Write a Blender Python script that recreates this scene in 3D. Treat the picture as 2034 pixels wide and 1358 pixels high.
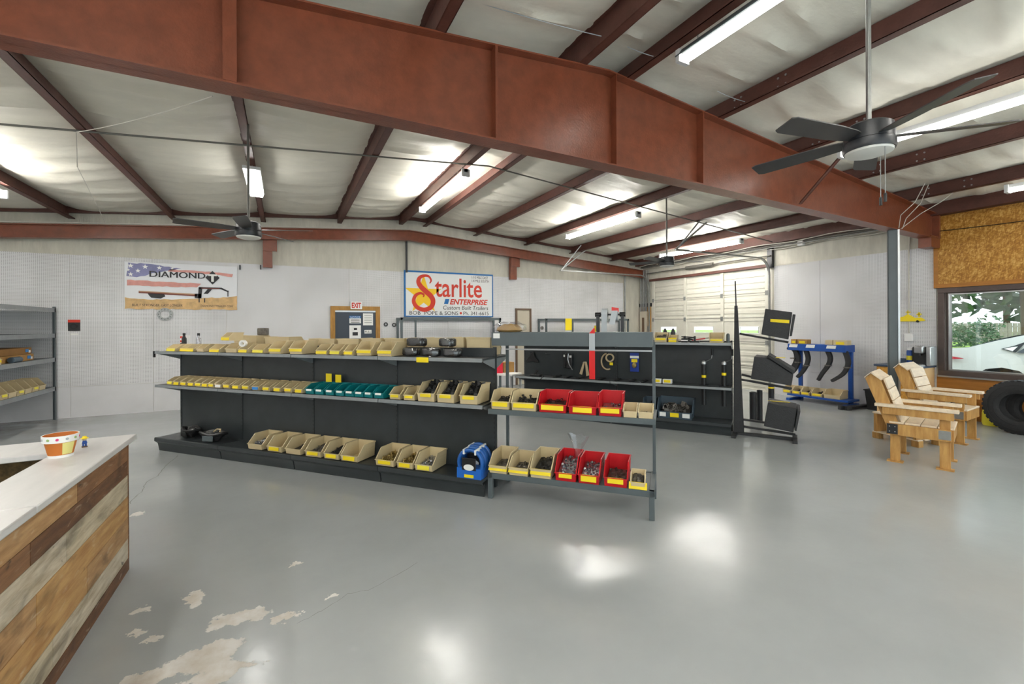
import bpy, bmesh, math, random
from mathutils import Vector, Matrix, noise
random.seed(7)
for o in list(bpy.data.objects): bpy.data.objects.remove(o)
scene = bpy.context.scene
R = math.radians

# ------------------------------------------------------------ camera (solved from the photograph)
F_PX, CX, CY, CAM_H = 874.7, 1017.0, 646.8, 1.66
YAW, ROLL = R(27.27), R(-0.307)
CAM = Vector((0, 0, CAM_H))
c_f = Vector((math.sin(YAW), math.cos(YAW), 0))
_rt = Vector((math.cos(YAW), -math.sin(YAW), 0)); _up = Vector((0, 0, 1))
c_r = _rt * math.cos(ROLL) + _up * math.sin(ROLL)
c_u = -_rt * math.sin(ROLL) + _up * math.cos(ROLL)
cd = bpy.data.cameras.new('camera'); cam = bpy.data.objects.new('camera', cd)
scene.collection.objects.link(cam)
cam.matrix_world = Matrix(((c_r.x, c_u.x, -c_f.x, CAM.x), (c_r.y, c_u.y, -c_f.y, CAM.y), (c_r.z, c_u.z, -c_f.z, CAM.z), (0, 0, 0, 1)))
cd.sensor_fit = 'HORIZONTAL'; cd.sensor_width = 36.0; cd.lens = F_PX / 2034 * 36
cd.shift_x = 0; cd.shift_y = -(679 - CY) / 2034
cd.clip_start = .05; cd.clip_end = 300
scene.camera = cam

# ------------------------------------------------------------ sky and exposure
world = bpy.data.worlds.new('overcast_sky'); scene.world = world; world.use_nodes = True
bg = world.node_tree.nodes['Background']; bg.inputs[0].default_value = (.86, .93, 1, 1); bg.inputs[1].default_value = 1.25
scene.view_settings.view_transform = 'Standard'; scene.view_settings.look = 'None'
scene.view_settings.exposure = 1.5; scene.view_settings.gamma = 1.0; scene.view_settings.use_curve_mapping = False
TUBE_FAR, TUBE_NEAR, TUBE_FILL = 28.0, 4.5, 17.0

# ------------------------------------------------------------ pixel helpers (a pixel gives a ray, a surface gives the distance)
def ray(px, py): return c_f + c_r * ((px - CX) / F_PX) - c_u * ((py - CY) / F_PX)
def hit(px, py, axis, val):
    d = ray(px, py); return CAM + d * ((val - CAM[axis]) / d[axis])
def zf(px, py, z=0): return hit(px, py, 2, z)
def phit(px, py, P, N):
    d = ray(px, py); return CAM + d * ((P - CAM).dot(N) / d.dot(N))
def proj(P):
    v = Vector(P) - CAM; w = v.dot(c_f); return CX + F_PX * v.dot(c_r) / w, CY - F_PX * v.dot(c_u) / w

# ------------------------------------------------------------ materials
def lin(c):
    return tuple(((v / 255) / 12.92 if v / 255 <= .04045 else ((v / 255 + .055) / 1.055) ** 2.4) for v in c)
def mat(name, rgb, rough=.5, metal=0, var=0, vscale=6, bump=0, bscale=40, rgb2=None, stretch=None, emit=0, spec=None, coat=0):
    m = bpy.data.materials.new(name); m.use_nodes = True
    nt = m.node_tree; b = nt.nodes['Principled BSDF']
    c = lin(rgb); b.inputs['Base Color'].default_value = (*c, 1)
    b.inputs['Roughness'].default_value = rough; b.inputs['Metallic'].default_value = metal
    if spec is not None: b.inputs['Specular IOR Level'].default_value = spec
    if coat: b.inputs['Coat Weight'].default_value = coat
    if emit:
        b.inputs['Emission Color'].default_value = (*c, 1); b.inputs['Emission Strength'].default_value = emit
    if var or bump:
        tc = nt.nodes.new('ShaderNodeTexCoord'); mp = nt.nodes.new('ShaderNodeMapping')
        nt.links.new(tc.outputs['Object'], mp.inputs[0])
        if stretch: mp.inputs['Scale'].default_value = stretch
    if var:
        n = nt.nodes.new('ShaderNodeTexNoise'); n.inputs['Scale'].default_value = vscale; n.inputs['Detail'].default_value = 6
        n.inputs['Roughness'].default_value = .6
        nt.links.new(mp.outputs[0], n.inputs['Vector'])
        r = nt.nodes.new('ShaderNodeValToRGB')
        lo = lin(rgb2) if rgb2 else tuple(v * (1 - var) for v in c)
        hi = c if rgb2 else tuple(min(1, v * (1 + var)) for v in c)
        r.color_ramp.elements[0].position = .33; r.color_ramp.elements[1].position = .67
        r.color_ramp.elements[0].color = (*lo, 1); r.color_ramp.elements[1].color = (*hi, 1)
        nt.links.new(n.outputs['Fac'], r.inputs[0]); nt.links.new(r.outputs[0], b.inputs['Base Color'])
    if bump:
        n2 = nt.nodes.new('ShaderNodeTexNoise'); n2.inputs['Scale'].default_value = bscale; n2.inputs['Detail'].default_value = 4
        nt.links.new(mp.outputs[0], n2.inputs['Vector'])
        bp = nt.nodes.new('ShaderNodeBump'); bp.inputs['Strength'].default_value = bump; bp.inputs['Distance'].default_value = .02
        nt.links.new(n2.outputs['Fac'], bp.inputs['Height']); nt.links.new(bp.outputs[0], b.inputs['Normal'])
    return m
def mathn(nt, op, a, bv=None, cl=False):
    n = nt.nodes.new('ShaderNodeMath'); n.operation = op; n.use_clamp = cl
    for i, v in enumerate((a, bv)):
        if v is None: continue
        if hasattr(v, 'links'): nt.links.new(v, n.inputs[i])
        else: n.inputs[i].default_value = v
    return n.outputs[0]
def mixc(nt, fac, a, b):
    n = nt.nodes.new('ShaderNodeMix'); n.data_type = 'RGBA'
    nt.links.new(fac, n.inputs[0])
    for i, v in ((6, a), (7, b)):
        if hasattr(v, 'links'): nt.links.new(v, n.inputs[i])
        else: n.inputs[i].default_value = (*v, 1)
    return n.outputs[2]

def pegboard_mat():
    m = mat('pegboard_white', (212, 212, 214), .55)
    nt = m.node_tree; b = nt.nodes['Principled BSDF']
    tc = nt.nodes.new('ShaderNodeTexCoord'); s = nt.nodes.new('ShaderNodeSeparateXYZ'); nt.links.new(tc.outputs['Object'], s.inputs[0])
    ds = []
    along = mathn(nt, 'ADD', s.outputs[0], s.outputs[1])
    for v in (along, s.outputs[2]):
        q = mathn(nt, 'FRACT', mathn(nt, 'MULTIPLY', v, 1 / .0254))
        q = mathn(nt, 'SUBTRACT', q, .5); ds.append(mathn(nt, 'MULTIPLY', q, q))
    d = mathn(nt, 'ADD', ds[0], ds[1])
    hole = mathn(nt, 'LESS_THAN', d, .036)
    n = nt.nodes.new('ShaderNodeTexNoise'); n.inputs['Scale'].default_value = 1.3; n.inputs['Detail'].default_value = 5
    nt.links.new(tc.outputs['Object'], n.inputs['Vector'])
    cr = nt.nodes.new('ShaderNodeValToRGB'); cr.color_ramp.elements[0].position = .3; cr.color_ramp.elements[1].position = .6
    cr.color_ramp.elements[0].color = (*lin((205, 205, 206)), 1); cr.color_ramp.elements[1].color = (*lin((222, 222, 224)), 1)
    nt.links.new(n.outputs['Fac'], cr.inputs[0])
    nt.links.new(mixc(nt, hole, cr.outputs[0], lin((120, 120, 122))), b.inputs['Base Color'])
    return m
def floor_mat():
    m = mat('painted_concrete', (150, 156, 156), .22)
    nt = m.node_tree; b = nt.nodes['Principled BSDF']
    tc = nt.nodes.new('ShaderNodeTexCoord'); P = tc.outputs['Object']
    def nz(scale, detail=5, off=(0, 0, 0)):
        mp = nt.nodes.new('ShaderNodeMapping'); mp.inputs['Location'].default_value = off; nt.links.new(P, mp.inputs[0])
        n = nt.nodes.new('ShaderNodeTexNoise'); n.inputs['Scale'].default_value = scale; n.inputs['Detail'].default_value = detail
        n.inputs['Roughness'].default_value = .62; nt.links.new(mp.outputs[0], n.inputs['Vector']); return n.outputs['Fac']
    def ramp(v, a, bb):
        r = nt.nodes.new('ShaderNodeMapRange'); r.inputs[1].default_value = a; r.inputs[2].default_value = bb
        nt.links.new(v, r.inputs[0]); return r.outputs[0]
    base = mixc(nt, ramp(nz(.7), .3, .7), lin((156, 160, 161)), lin((168, 172, 173)))
    # worn-off paint: blobs with centres on the floor, broken up by noise
    s = nt.nodes.new('ShaderNodeSeparateXYZ'); nt.links.new(P, s.inputs[0])
    edge = mathn(nt, 'MULTIPLY', mathn(nt, 'SUBTRACT', nz(4.5, 10), .5), 2.2)
    blobs = None
    wob = [mathn(nt, 'MULTIPLY', mathn(nt, 'SUBTRACT', nz(11, 4, o_), .5), .22) for o_ in ((5, 2, 0), (1, 9, 0))]
    def blob(px, py, rx, ry, cur, ang=0):
        c = zf(px, py)
        dx = mathn(nt, 'ADD', mathn(nt, 'SUBTRACT', s.outputs[0], c.x), wob[0]); dy = mathn(nt, 'ADD', mathn(nt, 'SUBTRACT', s.outputs[1], c.y), wob[1])
        ca, sa = math.cos(ang), math.sin(ang)
        ex = mathn(nt, 'DIVIDE', mathn(nt, 'ADD', mathn(nt, 'MULTIPLY', dx, ca), mathn(nt, 'MULTIPLY', dy, sa)), rx)
        ey = mathn(nt, 'DIVIDE', mathn(nt, 'SUBTRACT', mathn(nt, 'MULTIPLY', dy, ca), mathn(nt, 'MULTIPLY', dx, sa)), ry)
        d = mathn(nt, 'SQRT', mathn(nt, 'ADD', mathn(nt, 'MULTIPLY', ex, ex), mathn(nt, 'MULTIPLY', ey, ey)))
        v = mathn(nt, 'SUBTRACT', 1, d)
        return v if cur is None else mathn(nt, 'MAXIMUM', cur, v)
    for px, py, rx, ry in ((385, 1315, .36, .17), (300, 1345, .2, .12), (480, 1225, .28, .10), (383, 1192, .09, .15), (285, 1210, .08, .05), (270, 1255, .08, .05), (318, 1262, .09, .04), (565, 1225, .12, .05),
                           (275, 1020, .07, .07), (660, 1183, .05, .03), (590, 1120, .05, .03), (450, 1330, .3, .13)):
        blobs = blob(px, py, rx, ry, blobs)
    worn = mathn(nt, 'MULTIPLY', ramp(mathn(nt, 'ADD', blobs, edge), .42, .5), ramp(blobs, -1.2, -.9))
    wcol = mixc(nt, ramp(nz(9, 8), .35, .65), lin((188, 180, 168)), lin((212, 210, 206)))
    col = mixc(nt, worn, base, wcol)
    # a few dark chips
    chips = ramp(nz(13, 3, (3, 1, 0)), .765, .78); col = mixc(nt, chips, col, lin((95, 96, 92)))
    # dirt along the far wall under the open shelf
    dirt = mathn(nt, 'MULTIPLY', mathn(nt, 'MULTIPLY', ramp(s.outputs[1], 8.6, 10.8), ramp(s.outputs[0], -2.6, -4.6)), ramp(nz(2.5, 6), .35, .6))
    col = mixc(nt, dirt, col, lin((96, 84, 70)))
    nt.links.new(col, b.inputs['Base Color'])
    rg = mathn(nt, 'ADD', mathn(nt, 'MULTIPLY', ramp(nz(1.6, 6), .3, .7), .11), .145)
    rg = mathn(nt, 'ADD', rg, mathn(nt, 'MULTIPLY', worn, .2))
    nt.links.new(rg, b.inputs['Roughness'])
    bp = nt.nodes.new('ShaderNodeBump'); bp.inputs['Strength'].default_value = .12; bp.inputs['Distance'].default_value = .01
    nt.links.new(mathn(nt, 'SUBTRACT', nz(7, 3), mathn(nt, 'MULTIPLY', worn, .6)), bp.inputs['Height']); nt.links.new(bp.outputs[0], b.inputs['Normal'])
    return m
def osb_mat():
    m = mat('strand_board', (176, 124, 44), .5)
    nt = m.node_tree; b = nt.nodes['Principled BSDF']
    tc = nt.nodes.new('ShaderNodeTexCoord'); cur = None
    for ang, off in ((25, 0), (-40, 7), (85, 13), (-75, 21)):
        mp = nt.nodes.new('ShaderNodeMapping'); mp.vector_type = 'TEXTURE'; mp.inputs['Rotation'].default_value = (R(ang), 0, 0); mp.inputs['Location'].default_value = (off, off * .7, 0); mp.inputs['Scale'].default_value = (1, .085, .016)
        nt.links.new(tc.outputs['Object'], mp.inputs[0])
        v = nt.nodes.new('ShaderNodeTexVoronoi'); v.inputs['Scale'].default_value = 1; nt.links.new(mp.outputs[0], v.inputs['Vector'])
        sp = nt.nodes.new('ShaderNodeSeparateColor'); nt.links.new(v.outputs['Color'], sp.inputs[0])
        cur = sp.outputs[0] if cur is None else mathn(nt, 'ADD', cur, sp.outputs[0])
    cur = mathn(nt, 'MULTIPLY', cur, .25)
    r = nt.nodes.new('ShaderNodeValToRGB'); r.color_ramp.elements[0].color = (*lin((150, 98, 26)), 1); r.color_ramp.elements[1].color = (*lin((216, 172, 96)), 1)
    r.color_ramp.elements[0].position = .25; r.color_ramp.elements[1].position = .8; e = r.color_ramp.elements.new(.52); e.color = (*lin((184, 132, 50)), 1)
    nt.links.new(cur, r.inputs[0]); nt.links.new(r.outputs[0], b.inputs['Base Color'])
    return m
def glass_mat(name, tint=(.93, .97, .96), gl=.07):
    m = bpy.data.materials.new(name); m.use_nodes = True; nt = m.node_tree; nt.nodes.clear()
    o = nt.nodes.new('ShaderNodeOutputMaterial'); t = nt.nodes.new('ShaderNodeBsdfTransparent'); t.inputs[0].default_value = (*tint, 1)
    g = nt.nodes.new('ShaderNodeBsdfGlossy'); g.inputs[1].default_value = .02
    x = nt.nodes.new('ShaderNodeMixShader'); x.inputs[0].default_value = gl
    nt.links.new(t.outputs[0], x.inputs[1]); nt.links.new(g.outputs[0], x.inputs[2]); nt.links.new(x.outputs[0], o.inputs[0])
    return m
def bag_mat():
    return glass_mat('clear_plastic_bag', (.9, .9, .92), .10)

M = dict(
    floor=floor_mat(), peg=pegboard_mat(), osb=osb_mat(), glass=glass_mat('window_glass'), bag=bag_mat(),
    wallwhite=mat('white_wall_paint', (214, 214, 216), .55, var=.04, vscale=2),
    insul=mat('vinyl_insulation', (224, 221, 208), .5, var=.05, vscale=2.2, bump=.5, bscale=3.2, stretch=(1, 2.4, 1)),
    insulwall=mat('wall_insulation', (196, 193, 180), .55, var=.1, vscale=3, bump=.6, bscale=5, stretch=(2.5, 2.5, .6)),
    steel=mat('red_oxide_steel', (126, 68, 46), .3, var=.16, vscale=7, bump=.12, bscale=60),
    purlin=mat('red_oxide_purlin', (90, 54, 45), .5, var=.2, vscale=6, bump=.1, bscale=50),
    osbtrim=mat('stained_pine_trim', (170, 112, 42), .45, var=.15, vscale=3, stretch=(8, 1, 8)),
    gond=mat('charcoal_powder_coat', (50, 55, 57), .34, var=.12, vscale=5),
    gondlip=mat('grey_shelf_rail', (136, 141, 143), .34, metal=.2, var=.1, vscale=9),
    rack=mat('slate_grey_steel', (84, 93, 96), .42, var=.08, vscale=5),
    galv=mat('galvanised_steel', (150, 152, 150), .38, metal=.75, var=.12, vscale=12),
    conduit=mat('dull_conduit', (112, 110, 104), .45, metal=.5),
    alu=mat('brushed_aluminium', (185, 187, 188), .3, metal=.85),
    chrome=mat('chrome', (215, 218, 222), .08, metal=1),
    beige=mat('beige_bin_plastic', (208, 190, 150), .42, var=.05, vscale=4),
    red=mat('red_bin_plastic', (196, 18, 30), .38, var=.08, vscale=5),
    teal=mat('teal_bin_plastic', (8, 122, 128), .38, var=.08, vscale=5),
    greybin=mat('slate_bin_plastic', (72, 88, 100), .42),
    yellow=mat('yellow_card', (240, 214, 12), .5), palepatch=mat('pale_yellow_paint', (230, 222, 140), .6), lime=mat('pale_yellow_card', (240, 226, 60), .5), paper=mat('white_paper', (236, 236, 232), .6),
    bluecard=mat('blue_card', (40, 130, 205), .5),
    black=mat('black_plastic', (24, 24, 25), .42), rubber=mat('tyre_rubber', (38, 38, 40), .7, var=.12, vscale=6, bump=.2, bscale=40),
    fanblack=mat('matte_black_metal', (36, 38, 42), .36), blade=mat('fan_blade', (64, 62, 62), .4, var=.12, vscale=5),
    frost=mat('frosted_lens', (214, 214, 208), .4),
    bits_steel=mat('zinc_hardware', (170, 172, 178), .25, metal=.9, var=.3, vscale=60), bits_brass=mat('zinc_yellow_hardware', (170, 150, 96), .3, metal=.85, var=.4, vscale=60),
    bits_black=mat('black_hardware', (32, 32, 33), .4, var=.3, vscale=50), bits_grey=mat('raw_steel_bits', (110, 106, 100), .4, metal=.6, var=.4, vscale=40),
    tube_far=mat('lit_tube_bright', (255, 252, 246), .5, emit=TUBE_FAR), tube_near=mat('lit_tube_old', (255, 252, 246), .5, emit=TUBE_NEAR), tube_fill=mat('lit_tube_fill', (255, 252, 246), .5, emit=TUBE_FILL), diffuser=mat('lit_diffuser', (255, 253, 248), .5, emit=TUBE_FAR * .4), fixture=mat('white_enamel', (206, 208, 208), .4), lens=mat('acrylic_wrap', (236, 238, 238), .3),
    gdoor=mat('ivory_door_steel', (206, 204, 192), .42, var=.05, vscale=3), gseam=mat('dark_door_seam', (60, 58, 54), .6),
    bronze=mat('bronze_window_frame', (92, 80, 76), .4, metal=.4, var=.1, vscale=8),
    doorblue=mat('dark_blue_door', (52, 60, 72), .35), doorwood=mat('oak_door_casing', (168, 122, 52), .45, var=.2, vscale=4, stretch=(6, 6, 1)),
    darkwood=mat('brown_door_casing', (104, 82, 64), .5),
    blue=mat('blue_painted_steel', (16, 76, 160), .4, var=.1, vscale=6), hose=mat('blue_hose', (30, 92, 168), .35), hoseprint=mat('blue_package', (28, 100, 190), .4),
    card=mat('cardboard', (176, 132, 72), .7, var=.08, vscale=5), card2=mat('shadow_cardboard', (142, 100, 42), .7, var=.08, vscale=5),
    pine=mat('pine_honey', (200, 156, 90), .5, var=.28, vscale=3, rgb2=(164, 116, 56), stretch=(7, 7, 1.2)),
    pinew=mat('pine_whitewash', (226, 208, 182), .55, var=.1, vscale=4, stretch=(1.5, 6, 6)),
    ctop=mat('whitewash_countertop', (204, 203, 202), .38, var=.045, vscale=3, stretch=(6, 1, 1)),
    terracotta=mat('terracotta', (196, 112, 40), .6, var=.08, vscale=8), white=mat('white_gloss', (236, 236, 234), .35),
    pink=mat('pink_paint', (214, 50, 110), .5), green=mat('green_paint', (150, 176, 110), .5), tan=mat('tan_canvas', (196, 176, 140), .7),
    sred=mat('sign_red', (206, 52, 28), .5), syel=mat('sign_yellow', (240, 196, 20), .5), sblue=mat('sign_blue', (20, 104, 170), .5), sblack=mat('sign_black', (40, 40, 42), .5), swhite=mat('sign_white', (226, 228, 228), .45),
    ban_blue=mat('banner_blue', (128, 130, 172), .5, var=.18, vscale=4), ban_red=mat('banner_red', (214, 150, 142), .5, var=.1, vscale=9), ban_sand=mat('banner_sand', (206, 170, 118), .55, var=.2, vscale=9), ban_dark=mat('banner_black', (38, 38, 42), .5), ban_rust=mat('banner_rust', (120, 52, 36), .5), ban_deck=mat('banner_deck', (176, 140, 110), .5),
    cloth=mat('banner_vinyl', (226, 228, 232), .35, bump=.1, bscale=6),
    tape_red=mat('reflective_red', (206, 24, 26), .3), tape_white=mat('reflective_silver', (170, 176, 180), .3),
    toolbox=mat('black_textured_steel', (40, 41, 43), .5, var=.14, vscale=24, bump=.3, bscale=90),
    laminate=mat('blue_laminate', (58, 76, 100), .4), cabwood=mat('honey_oak', (204, 146, 58), .45, var=.2, vscale=4, stretch=(2, 6, 6)), cabside=mat('pale_oak_side', (222, 184, 132), .5, var=.06, vscale=4),
    wireclr=mat('white_cable', (200, 196, 186), .5), carpaint=mat('white_car_paint', (206, 206, 204), .25, coat=.6), carglass=mat('tinted_glass', (44, 54, 60), .12), taillight=mat('tail_light_red', (180, 40, 54), .25), dark=mat('wheel_well_black', (26, 28, 32), .6),
    grass=mat('mown_grass', (128, 158, 62), .85, var=.25, vscale=1.5), asphalt=mat('pale_gravel', (150, 146, 136), .9, var=.1, vscale=4), leaf=mat('tree_leaf', (84, 112, 62), .7, var=.45, vscale=1.4), leaf2=mat('bush_leaf', (70, 96, 62), .7, var=.4, vscale=2), fence=mat('weathered_fence', (140, 132, 122), .85, var=.2, vscale=3), bark=mat('bark', (84, 70, 58), .9),
    plywood=mat('backer_plywood', (196, 144, 62), .6, var=.12, vscale=4), panelbeige=mat('panel_beige', (190, 182, 164), .5),
    crack=mat('floor_crack', (96, 96, 92), .8), kraft=mat('kraft_parts', (184, 148, 88), .5),
)
def plank_mat(name, a, c):
    m = mat('reclaimed_plank_' + name, a, .55, var=.3, vscale=3.2, rgb2=c, stretch=(9, 1.1, 9), bump=.15, bscale=30)
    nt = m.node_tree; b = nt.nodes['Principled BSDF']; src = b.inputs['Base Color'].links[0].from_socket
    tc = nt.nodes.new('ShaderNodeTexCoord')
    def layer(scale, st, lo, hi, col, cur, amt=1.0, off=0):
        mp = nt.nodes.new('ShaderNodeMapping'); mp.inputs['Scale'].default_value = st; mp.inputs['Location'].default_value = (off, off, off); nt.links.new(tc.outputs['Object'], mp.inputs[0])
        n = nt.nodes.new('ShaderNodeTexNoise'); n.inputs['Scale'].default_value = scale; n.inputs['Detail'].default_value = 6; n.inputs['Distortion'].default_value = .6; nt.links.new(mp.outputs[0], n.inputs['Vector'])
        r = nt.nodes.new('ShaderNodeMapRange'); r.inputs[1].default_value = lo; r.inputs[2].default_value = hi; r.inputs[4].default_value = amt; nt.links.new(n.outputs['Fac'], r.inputs[0])
        return mixc(nt, r.outputs[0], cur, col)
    cur = layer(2.2, (3, 1.3, 3), .55, .72, tuple(v * .32 for v in lin(c)), src, .75)
    cur = layer(5, (2, 1, 2), .66, .72, lin((52, 38, 26)), cur, .8, 5)
    cur = layer(30, (1, .25, 1), .6, .75, lin((226, 214, 190)), cur, .35, 9)
    nt.links.new(cur, b.inputs['Base Color']); return m
PLANKS = [plank_mat(n, a, b) for n, a, b in (
    ('brown', (152, 110, 74), (108, 74, 48)), ('tan', (192, 154, 108), (150, 110, 68)), ('dark', (122, 84, 54), (88, 58, 38)), ('pale', (208, 196, 170), (164, 148, 122)), ('honey', (200, 160, 104), (164, 118, 66)), ('ash', (214, 204, 184), (160, 142, 114)))]

# ------------------------------------------------------------ mesh helpers
COL = scene.collection
class MB:
    def __init__(s): s.v = []; s.f = []
    def add(s, vs, fs):
        k = len(s.v); s.v += [tuple(v) for v in vs]; s.f += [tuple(i + k for i in f) for f in fs]; return s
    def box(s, x0, x1, y0, y1, z0, z1, m=None):
        if x0 > x1: x0, x1 = x1, x0
        if y0 > y1: y0, y1 = y1, y0
        if z0 > z1: z0, z1 = z1, z0
        vs = [Vector(p) for p in ((x0, y0, z0), (x1, y0, z0), (x1, y1, z0), (x0, y1, z0), (x0, y0, z1), (x1, y0, z1), (x1, y1, z1), (x0, y1, z1))]
        if m: vs = [m @ v for v in vs]
        return s.add(vs, ((0, 3, 2, 1), (4, 5, 6, 7), (0, 1, 5, 4), (1, 2, 6, 5), (2, 3, 7, 6), (3, 0, 4, 7)))
    def bar(s, p0, p1, w, h, up=(0, 0, 1)):
        p0 = Vector(p0); p1 = Vector(p1); d = (p1 - p0); L = d.length; d.normalize()
        u = Vector(up)
        if abs(d.dot(u)) > .98: u = Vector((0, 1, 0))
        x = d.cross(u).normalized(); z = x.cross(d)
        m = Matrix(((x.x, d.x, z.x, p0.x), (x.y, d.y, z.y, p0.y), (x.z, d.z, z.z, p0.z), (0, 0, 0, 1)))
        return s.box(-w / 2, w / 2, 0, L, -h / 2, h / 2, m)
    def prism(s, poly, ext, f):
        """poly: 2-d points; f(a, b, t) -> 3-d; t in ext"""
        n = len(poly); vs = [f(a, b, ext[0]) for a, b in poly] + [f(a, b, ext[1]) for a, b in poly]
        fs = [tuple(range(n - 1, -1, -1)), tuple(range(n, 2 * n))] + [(i, (i + 1) % n, (i + 1) % n + n, i + n) for i in range(n)]
        return s.add(vs, fs)
    def hull(s, a, b):
        """two equal rings of 3-d points -> solid"""
        n = len(a); return s.add(list(a) + list(b), [tuple(range(n - 1, -1, -1)), tuple(range(n, 2 * n))] + [(i, (i + 1) % n, (i + 1) % n + n, i + n) for i in range(n)])
    def cyl(s, p0, p1, r, seg=12, r1=None, cap=True):
        p0 = Vector(p0); p1 = Vector(p1); d = (p1 - p0).normalized(); r1 = r if r1 is None else r1
        a = d.orthogonal().normalized(); b = d.cross(a)
        A = [p0 + (a * math.cos(t) + b * math.sin(t)) * r for t in (2 * math.pi * i / seg for i in range(seg))]
        B = [p1 + (a * math.cos(t) + b * math.sin(t)) * r1 for t in (2 * math.pi * i / seg for i in range(seg))]
        fs = [(i, (i + 1) % seg, (i + 1) % seg + seg, i + seg) for i in range(seg)]
        if cap: fs += [tuple(range(seg - 1, -1, -1)), tuple(range(seg, 2 * seg))]
        return s.add(A + B, fs)
    def tube(s, pts, r, seg=8, closed=False):
        pts = [Vector(p) for p in pts]; n = len(pts); rings = []; a = None
        for i, p in enumerate(pts):
            if closed: d = pts[(i + 1) % n] - pts[i - 1]
            else: d = pts[min(i + 1, n - 1)] - pts[max(i - 1, 0)]
            d.normalize()
            if a is None: a = d.orthogonal().normalized()
            a = (a - d * a.dot(d)).normalized(); b = d.cross(a)
            rings.append([p + (a * math.cos(t) + b * math.sin(t)) * r for t in (2 * math.pi * k / seg for k in range(seg))])
        vs = [v for rg in rings for v in rg]; fs = []
        for i in range(n if closed else n - 1):
            j = (i + 1) % n
            fs += [(i * seg + k, i * seg + (k + 1) % seg, j * seg + (k + 1) % seg, j * seg + k) for k in range(seg)]
        if not closed: fs += [tuple(range(seg - 1, -1, -1)), tuple((n - 1) * seg + k for k in range(seg))]
        return s.add(vs, fs)
    def lathe(s, prof, seg=24, c=(0, 0, 0), f=None):
        f = f or (lambda r, z, t: (c[0] + r * math.cos(t), c[1] + r * math.sin(t), c[2] + z))
        n = len(prof); vs = [f(r, z, 2 * math.pi * k / seg) for k in range(seg) for r, z in prof]
        fs = [(k * n + i, ((k + 1) % seg) * n + i, ((k + 1) % seg) * n + i + 1, k * n + i + 1) for k in range(seg) for i in range(n - 1)]
        return s.add(vs, fs)
    def xf(s, m):
        s.v = [tuple(m @ Vector(v)) for v in s.v]; return s
    def mesh(s, name, m=None, smooth=True):
        me = bpy.data.meshes.new(name); me.from_pydata(s.v, [], s.f)
        bm = bmesh.new(); bm.from_mesh(me); bmesh.ops.recalc_face_normals(bm, faces=bm.faces); bm.to_mesh(me); bm.free()
        if smooth:
            me.polygons.foreach_set('use_smooth', [True] * len(me.polygons)); me.set_sharp_from_angle(angle=R(38))
        if m: me.materials.append(m if not isinstance(m, str) else M[m])
        return me
    def build(s, name, m, parent=None, loc=None, rotz=0, bevel=0, kind=None, smooth=True):
        o = bpy.data.objects.new(name, s.mesh(name, m, smooth)); COL.objects.link(o)
        if parent: o.parent = parent
        if loc is not None: o.location = loc
        if rotz: o.rotation_euler.z = rotz
        if bevel:
            b = o.modifiers.new('bevel', 'BEVEL'); b.width = bevel; b.segments = 2; b.limit_method = 'ANGLE'; b.angle_limit = R(50)
        if kind: o['kind'] = kind
        return o
def link(name, me, parent=None, loc=(0, 0, 0), rotz=0, kind=None, group=None):
    o = bpy.data.objects.new(name, me); COL.objects.link(o); o.location = loc
    if rotz: o.rotation_euler.z = rotz
    if parent: o.parent = parent
    if kind: o['kind'] = kind
    return o
def tag(o, label, cat=None, group=None, kind=None):
    o['label'] = label
    if cat: o['category'] = cat
    if group: o['group'] = group
    if kind: o['kind'] = kind
    return o
def thing(name, label, cat, loc=(0, 0, 0), rotz=0, group=None, kind=None):
    o = bpy.data.objects.new(name, None); COL.objects.link(o); o.empty_display_size = .1
    o.location = loc; o.rotation_euler.z = rotz
    return tag(o, label, cat, group, kind)
def copy_tree(o, loc=None, rotz=None, label=None, group=None, parent=None):
    c = o.copy(); COL.objects.link(c); c.parent = parent
    if loc is not None: c.location = loc
    if rotz is not None: c.rotation_euler.z = rotz
    if label: c['label'] = label
    if group: c['group'] = group
    for ch in o.children: copy_tree(ch, parent=c)
    return c
def text(body, m, parent, loc, size, rot=(R(90), 0, 0), shear=0, bold=0, ext=.0015, sx=1, align='LEFT', name='lettering', width=None, space=1):
    cu = bpy.data.curves.new('txt', 'FONT'); cu.body = body; cu.size = size; cu.shear = shear; cu.offset = bold; cu.extrude = ext
    cu.align_x = align; cu.resolution_u = 3; cu.space_character = space
    t = bpy.data.objects.new('txt', cu); COL.objects.link(t)
    dg = bpy.context.evaluated_depsgraph_get(); dg.update()
    me = bpy.data.meshes.new_from_object(t.evaluated_get(dg)); bpy.data.objects.remove(t); bpy.data.curves.remove(cu)
    if width:
        xs = [v.co.x for v in me.vertices]; k = width / (max(xs) - min(xs)); x0 = min(xs)
        for v in me.vertices: v.co.x = (v.co.x - x0) * k
    me.materials.clear(); me.materials.append(M[m]); me.name = name
    o = bpy.data.objects.new(name, me); COL.objects.link(o); o.parent = parent; o.location = loc; o.rotation_euler = rot; o.scale.x = sx
    return o

# ============================================================ ROOM SHELL
D, W, XL, YB = 11.0, 10.43, -5.0, -4.2          # far wall y, right wall x, left wall x, back wall y
XR, SL = 2.9, .083
def zp(x): return 4.22 - SL * abs(x - XR)         # underside of the purlins
def FW(px, py, off=0): return hit(px, py, 1, D - off)
def RW(px, py, off=0): return hit(px, py, 0, W - off)
def struct(mb, name, m, label=None, parent=None, **k):
    o = mb.build(name, m, parent, **k); o['kind'] = 'structure'
    if label: o['label'] = label
    return o

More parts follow.
